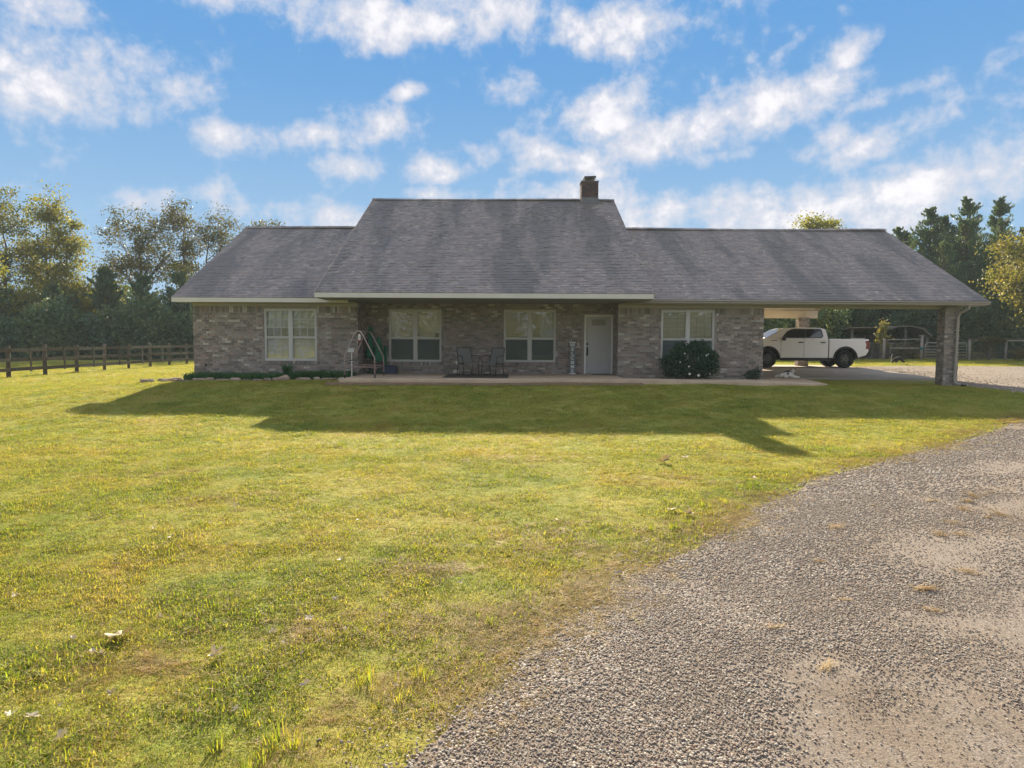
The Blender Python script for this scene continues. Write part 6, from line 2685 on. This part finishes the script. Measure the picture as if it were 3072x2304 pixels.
def gravel_patch(x0, x1, y0, y1, st, dens, scl, seed, stray=.35):
    xs = np.arange(x0, x1 + st, st)
    ys = np.arange(y0, y1 + st, st)
    def keep(cx, cy):
        d = dist_to_left(cx, cy)
        return (d < .55) & (np.abs(cx) < .80 * cy + 1.2) & ~in_poly(cx, cy, HOUSE_POLY)
    me = grid_mesh('gravel', xs, ys, M['stone'], 0.014, keep)
    co = np.zeros(len(me.vertices) * 3)
    me.vertices.foreach_get('co', co)
    co = co.reshape(-1, 3)
    X, Y = co[:, 0], co[:, 1]
    d = dist_to_left(X, Y)
    ins = in_poly(X, Y, DRIVE_POLY)
    f1 = field(X, Y, .75, 5.5)
    f2 = field(X, Y, 2.6, 1.5)
    # thick loose stone along the edge, worn to dirt in the wheel tracks
    loose = np.clip(1.2 - np.abs(d + .7) * .34, .22, 1.1)
    bare = np.clip(1.0 - 2.2 * np.clip(f1 * .8 + f2 * .5 + .14, 0, 1) * sst(.7, 1.8, -d), .16, 1.2)
    fr = np.where(d < 0, np.clip((-d + .12) / .28, 0, 1), np.clip(.12 * (1 - d / .5), 0, .12))
    dn = dens * loose * bare * fr
    set_attr(me, 'dens', dn)
    set_attr(me, 'scl', scl * np.clip(1 + .5 * f2, .7, 1.5) * np.clip(.55 + .5 * bare, .55, 1.05))
    o = link('gravel', me)
    tag(o, kind='stuff')
    scatter(o, pebbles, .35, 1.6, seed, .35)


gravel_patch(-1.6, 6.4, 2.4, 5.6, .14, 8500, .46, 11)
gravel_patch(.4, 10, 5.6, 9.0, .20, 4200, .56, 12)
gravel_patch(2.4, 14, 9.0, 15.0, .30, 1300, .78, 13)
gravel_patch(8.0, 30, 15.0, 37.5, .6, 70, 1.3, 14)

# bigger single stones by the verge
bigm = [pebble(20 + i) for i in range(4)]
rng = np.random.default_rng(5)
# dry mown grass lying on the drive
straw = []
for i in range(4):
    rg = np.random.default_rng(60 + i)
    V, F = [], []
    for k in range(60):
        a = rg.uniform(0, 6.28)
        c = np.array((rg.normal(0, .05), rg.normal(0, .025), abs(rg.normal(.012, .01))))
        dd = np.array((math.cos(a), math.sin(a) * .6, rg.uniform(-.15, .3))) * rg.uniform(.02, .055)
        w = np.array((-dd[1], dd[0], 0))
        w = w / (np.linalg.norm(w) + 1e-9) * .0016
        o_ = len(V)
        V += [c - dd - w, c - dd + w, c + dd + w, c + dd - w]
        F.append((o_, o_ + 1, o_ + 2, o_ + 3))
    straw.append(arr_mesh('straw', np.array(V), np.array(F), M['tan_dry']))
sk_ = kit('straws', straw)
SP = [(1.2, 2.7, 4), (.5, 2.75, 2), (2.1, 3.9, 2), (1.6, 3.5, 1), (2.8, 3.95, 4), (3.05, 4.3, 4), (2.7, 4.9, 2), (3.0, 5.2, 3), (3.55, 5.5, 7), (3.85, 6.0, 8), (3.2, 6.1, 2), (2.5, 6.2, 1), (4.0, 6.6, 8), (4.5, 7.1, 9), (4.85, 7.5, 9),
      (4.2, 7.3, 2), (5.3, 8.0, 9), (5.7, 8.6, 9), (4.9, 8.4, 2), (2.4, 5.4, 1), (1.8, 4.7, 1), (6.4, 9.4, 8), (3.4, 7.5, 2), (2.3, 3.4, 3), (6.0, 8.9, 7), (5.0, 7.6, 6)]
V, F = [], []
for x, y, n_ in SP:
    for i in range(n_):
        a, b = x + rng.normal(0, .24), y + rng.normal(0, .13)
        z = gzf(a, b) + .016
        o_ = len(V)
        V += [(a - .02, b - .02, z), (a + .02, b - .02, z), (a + .02, b + .02, z), (a - .02, b + .02, z)]
        F.append((o_, o_ + 1, o_ + 2, o_ + 3))
dens_ = [110.0] * len(V)
me = arr_mesh('straw', np.array(V), np.array(F), M['tan_dry'])
set_attr(me, 'dens', dens_)
set_attr(me, 'scl', np.full(len(V), 1.0))
o = link('straw', me)
tag(o, kind='stuff')
scatter(o, sk_, .6, 1.3, 91, .2)


# ------------------------------------------------------------------ fallen leaves, each a thing
def leaf_mesh(name, seed, mat, lobes=5, curl=.5):
    """one curled, lobed dead leaf with a stalk, about 1 unit long"""
    r_ = random.Random(seed)
    V = [(0, 0, 0)]
    n = lobes * 4
    for k in range(n):
        a = -math.pi * .82 + (math.pi * 1.64) * k / (n - 1)
        rr = .30 + .24 * abs(math.cos(lobes * .5 * a)) ** 1.3 * (1.0 if lobes > 1 else .6)
        if lobes == 1:
            rr = .5 * abs(math.cos(a * .5)) ** .6
        x, y = rr * math.cos(a), rr * math.sin(a) * (1.0 if lobes > 1 else .45)
        z = curl * (y * y * 1.5 + .3 * x * x) + r_.uniform(-.03, .05)
        V.append((x, y * (1 - curl * .35), z))
    F = [(0, k, k + 1) for k in range(1, n)]
    s0 = len(V)
    V += [(-.02, -.012, .0), (-.02, .012, .0), (-.48, .03, .08), (-.48, .015, .08)]
    F.append((s0, s0 + 1, s0 + 2, s0 + 3))
    me = bpy.data.meshes.new(name)
    me.from_pydata(V, [], F)
    me.materials.append(mat)
    me.update()
    return me


LM = [leaf_mesh('pale_leaf', i, M['pale_leaf'], 5 if i < 4 else 3, (.5, .9, 1.3, .7, 1.5, 1.0)[i]) for i in range(6)]
LR = [leaf_mesh('russet_leaf', 30 + i, M['red_leaf'], 1, .9) for i in range(3)]
#LEAVES#
LEAVES = [   # x, y, size, kind, shape, turn, label
    (-2.53, 4.50, 0.317, 'P', 0, -1.64, 'large pale three-lobed leaf lying flat on the lawn, biggest of all'),
    (-2.15, 4.79, 0.140, 'R', 0, -2.46, 'bright russet leaf on the lawn above the large pale leaf'),
    (-2.42, 4.79, 0.112, 'P', 4, -0.64, 'brown and white curled leaf left of the bright russet leaf'),
    (-1.80, 4.23, 0.179, 'P', 2, -2.14, 'long grey weathered curled leaf near the middle of the lower lawn'),
    (-1.57, 4.58, 0.097, 'P', 1, -2.69, 'pale folded leaf standing upright on the lawn'),
    (-1.46, 4.42, 0.073, 'P', 3, -0.61, 'small white leaf just below the upright pale folded leaf'),
    (-1.35, 4.61, 0.087, 'P', 5, 2.59, 'pale curl beside the lawn centre, right of two white leaves'),
    (-1.10, 4.62, 0.104, 'P', 4, 1.86, 'grey brown flat leaf right of the lawn centre'),
    (-1.40, 4.81, 0.113, 'P', 0, 1.64, 'cream leaf with a long stalk above the lawn centre'),
    (-2.16, 3.74, 0.096, 'P', 2, -1.72, 'white bow-shaped leaf low on the lawn'),
    (-2.43, 3.49, 0.123, 'P', 0, 0.23, 'pale leaf near the bottom left corner of the lawn'),
    (-2.55, 3.51, 0.099, 'P', 3, -1.38, 'faded leaf at the extreme left bottom of the lawn'),
    (-2.16, 3.30, 0.124, 'P', 4, -2.03, 'pale thin leaf sliver at the bottom left'),
    (-1.15, 3.87, 0.109, 'P', 5, -2.44, 'pale leaf leaning on a straw stalk in the tan patch'),
    (-1.96, 3.85, 0.063, 'R', 1, -1.77, 'thin red leaf sliver on the lower lawn'),
    (-2.81, 4.45, 0.084, 'P', 1, 2.65, 'grey white curled leaf left of the large pale leaf'),
    (-2.57, 4.25, 0.090, 'P', 5, 2.04, 'thin cream leaf below the large pale leaf'),
    (-3.71, 5.20, 0.110, 'P', 2, 1.90, 'pale curl at the left edge of the lawn'),
    (-4.96, 7.14, 0.134, 'R', 2, 1.86, 'brown russet leaf far left on the lawn'),
    (-3.29, 6.74, 0.111, 'P', 3, -1.90, 'white leaf pair on the left middle of the lawn'),
    (-3.64, 7.11, 0.093, 'P', 1, -1.18, 'small upright white leaf in the left middle of the lawn'),
    (-0.40, 5.52, 0.078, 'P', 3, 0.79, 'white crumpled leaf beside the bare tan patch'),
    (-1.29, 5.15, 0.121, 'P', 4, 1.44, 'brown leaf crumple on the centre lawn'),
    (-1.49, 6.09, 0.097, 'P', 0, 2.20, 'white star-shaped leaf on the centre lawn'),
    (-0.77, 4.57, 0.077, 'P', 2, 2.36, 'pale leaf above the dark dip in the lawn'),
    (-0.70, 4.18, 0.059, 'P', 1, -2.56, 'bright cream leaf right of the dark dip'),
    (1.96, 7.21, 0.142, 'R', 0, 0.66, 'russet leaf at the edge of the gravel'),
    (1.82, 7.94, 0.224, 'P', 0, 1.06, 'large white leaf, left one of the pair by the verge'),
    (1.96, 7.75, 0.182, 'P', 2, 0.04, 'white leaf, right one of the pair by the verge'),
    (1.24, 7.01, 0.181, 'P', 5, -2.00, 'grey leaf crumple on the lawn near the verge'),
    (0.89, 5.75, 0.149, 'P', 3, -0.16, 'pale leaf touching the gravel edge'),
    (0.98, 6.26, 0.100, 'P', 1, -2.55, 'small bright leaf above the gravel edge'),
    (2.40, 11.12, 0.365, 'P', 4, 2.69, 'brown leaf heap in the hollow of the far lawn'),
    (2.86, 11.60, 0.185, 'P', 0, 2.27, 'pale leaf right of the brown heap on the far lawn'),
    (0.93, 6.37, 0.120, 'R', 1, 0.30, 'dull russet leaf near the gravel edge'),
    (3.38, 9.82, 0.184, 'P', 5, -1.24, 'pale leaf on the far verge of the gravel'),
    (0.21, 3.39, 0.072, 'P', 3, 2.53, 'pale leaf caught among the gravel stones at the bottom'),
]
SMALL = [(-1.04, 3.91), (-0.24, 5.59), (-1.98, 5.04), (-3.40, 9.06), (-1.99, 4.13), (-7.73, 11.31), (-1.64, 7.48), (-1.71, 5.81), (-1.62, 3.57), (-3.51, 6.21), (-2.74, 4.87), (-3.35, 6.69), (-0.87, 7.07), (-1.06, 3.84), (-6.98, 10.95), (-2.34, 4.30), (-1.83, 7.99), (-4.00, 8.79), (-4.05, 11.51), (-0.64, 3.87), (0.57, 12.34), (-1.82, 3.65), (-0.63, 6.27), (0.17, 4.96), (-0.49, 7.36), (-3.40, 5.97), (-3.96, 6.45), (0.34, 6.98), (-8.05, 11.34), (-2.50, 4.23), (-3.16, 7.34), (-2.36, 3.61), (-3.19, 8.36), (-7.44, 11.09), (-2.75, 4.66), (-6.87, 11.48), (-2.57, 7.83), (0.75, 9.85), (-1.29, 4.28), (-1.44, 3.60), (-2.68, 7.92), (2.28, 12.82), (1.89, 10.30), (2.83, 12.92), (1.08, 10.34), (0.86, 10.44), (4.55, 11.51), (0.05, 6.27), (1.13, 6.39), (2.84, 8.41), (0.29, 10.63), (1.76, 7.47), (3.13, 10.15), (0.12, 6.12), (0.03, 6.38), (0.28, 6.13), (3.75, 12.53), (0.48, 7.55), (1.80, 7.03), (4.51, 10.67)]
for x, y, s_, k, m_, tz, lab in LEAVES:
    me = (LM if k == 'P' else LR)[m_]
    o = link('fallen_leaf', me, None, (x, y, gzf(x, y) + .030), (random.uniform(-.3, .3), random.uniform(-.3, .1), tz), (s_ * .66, s_ * .66, s_ * .6))
    tag(o, lab, 'leaf', 'fallen leaves on the lawn')
for i, (x, y) in enumerate(SMALL):
    s_ = random.uniform(.025, .055)
    o = link('fallen_leaf', LM[i % 6] if i % 7 else LR[i % 3], None, (x, y, gzf(x, y) + .028), (random.uniform(-.4, .4), random.uniform(-.4, .4), random.uniform(-3, 3)), (s_, s_, s_))
    tag(o, 'tiny dry leaf scattered in the lawn grass' if i % 7 else 'tiny russet leaf scattered in the lawn grass', 'leaf', 'tiny leaves in the lawn')

# ------------------------------------------------------------------ thin morning haze: one closed box of even air round the whole place
m, T, out = new_mat('haze')
pv = T.new('ShaderNodeVolumePrincipled')
pv.inputs['Color'].default_value = (.74, .91, 1.0, 1)
pv.inputs['Density'].default_value = 0.0006
pv.inputs['Anisotropy'].default_value = 0.0
T.l.new(pv.outputs[0], out.inputs['Volume'])
mb = MB()
mb.box(-180, 180, -80, 180, -1.6, 17.5)
o = mb.build('haze', m)
tag(o, kind='stuff')
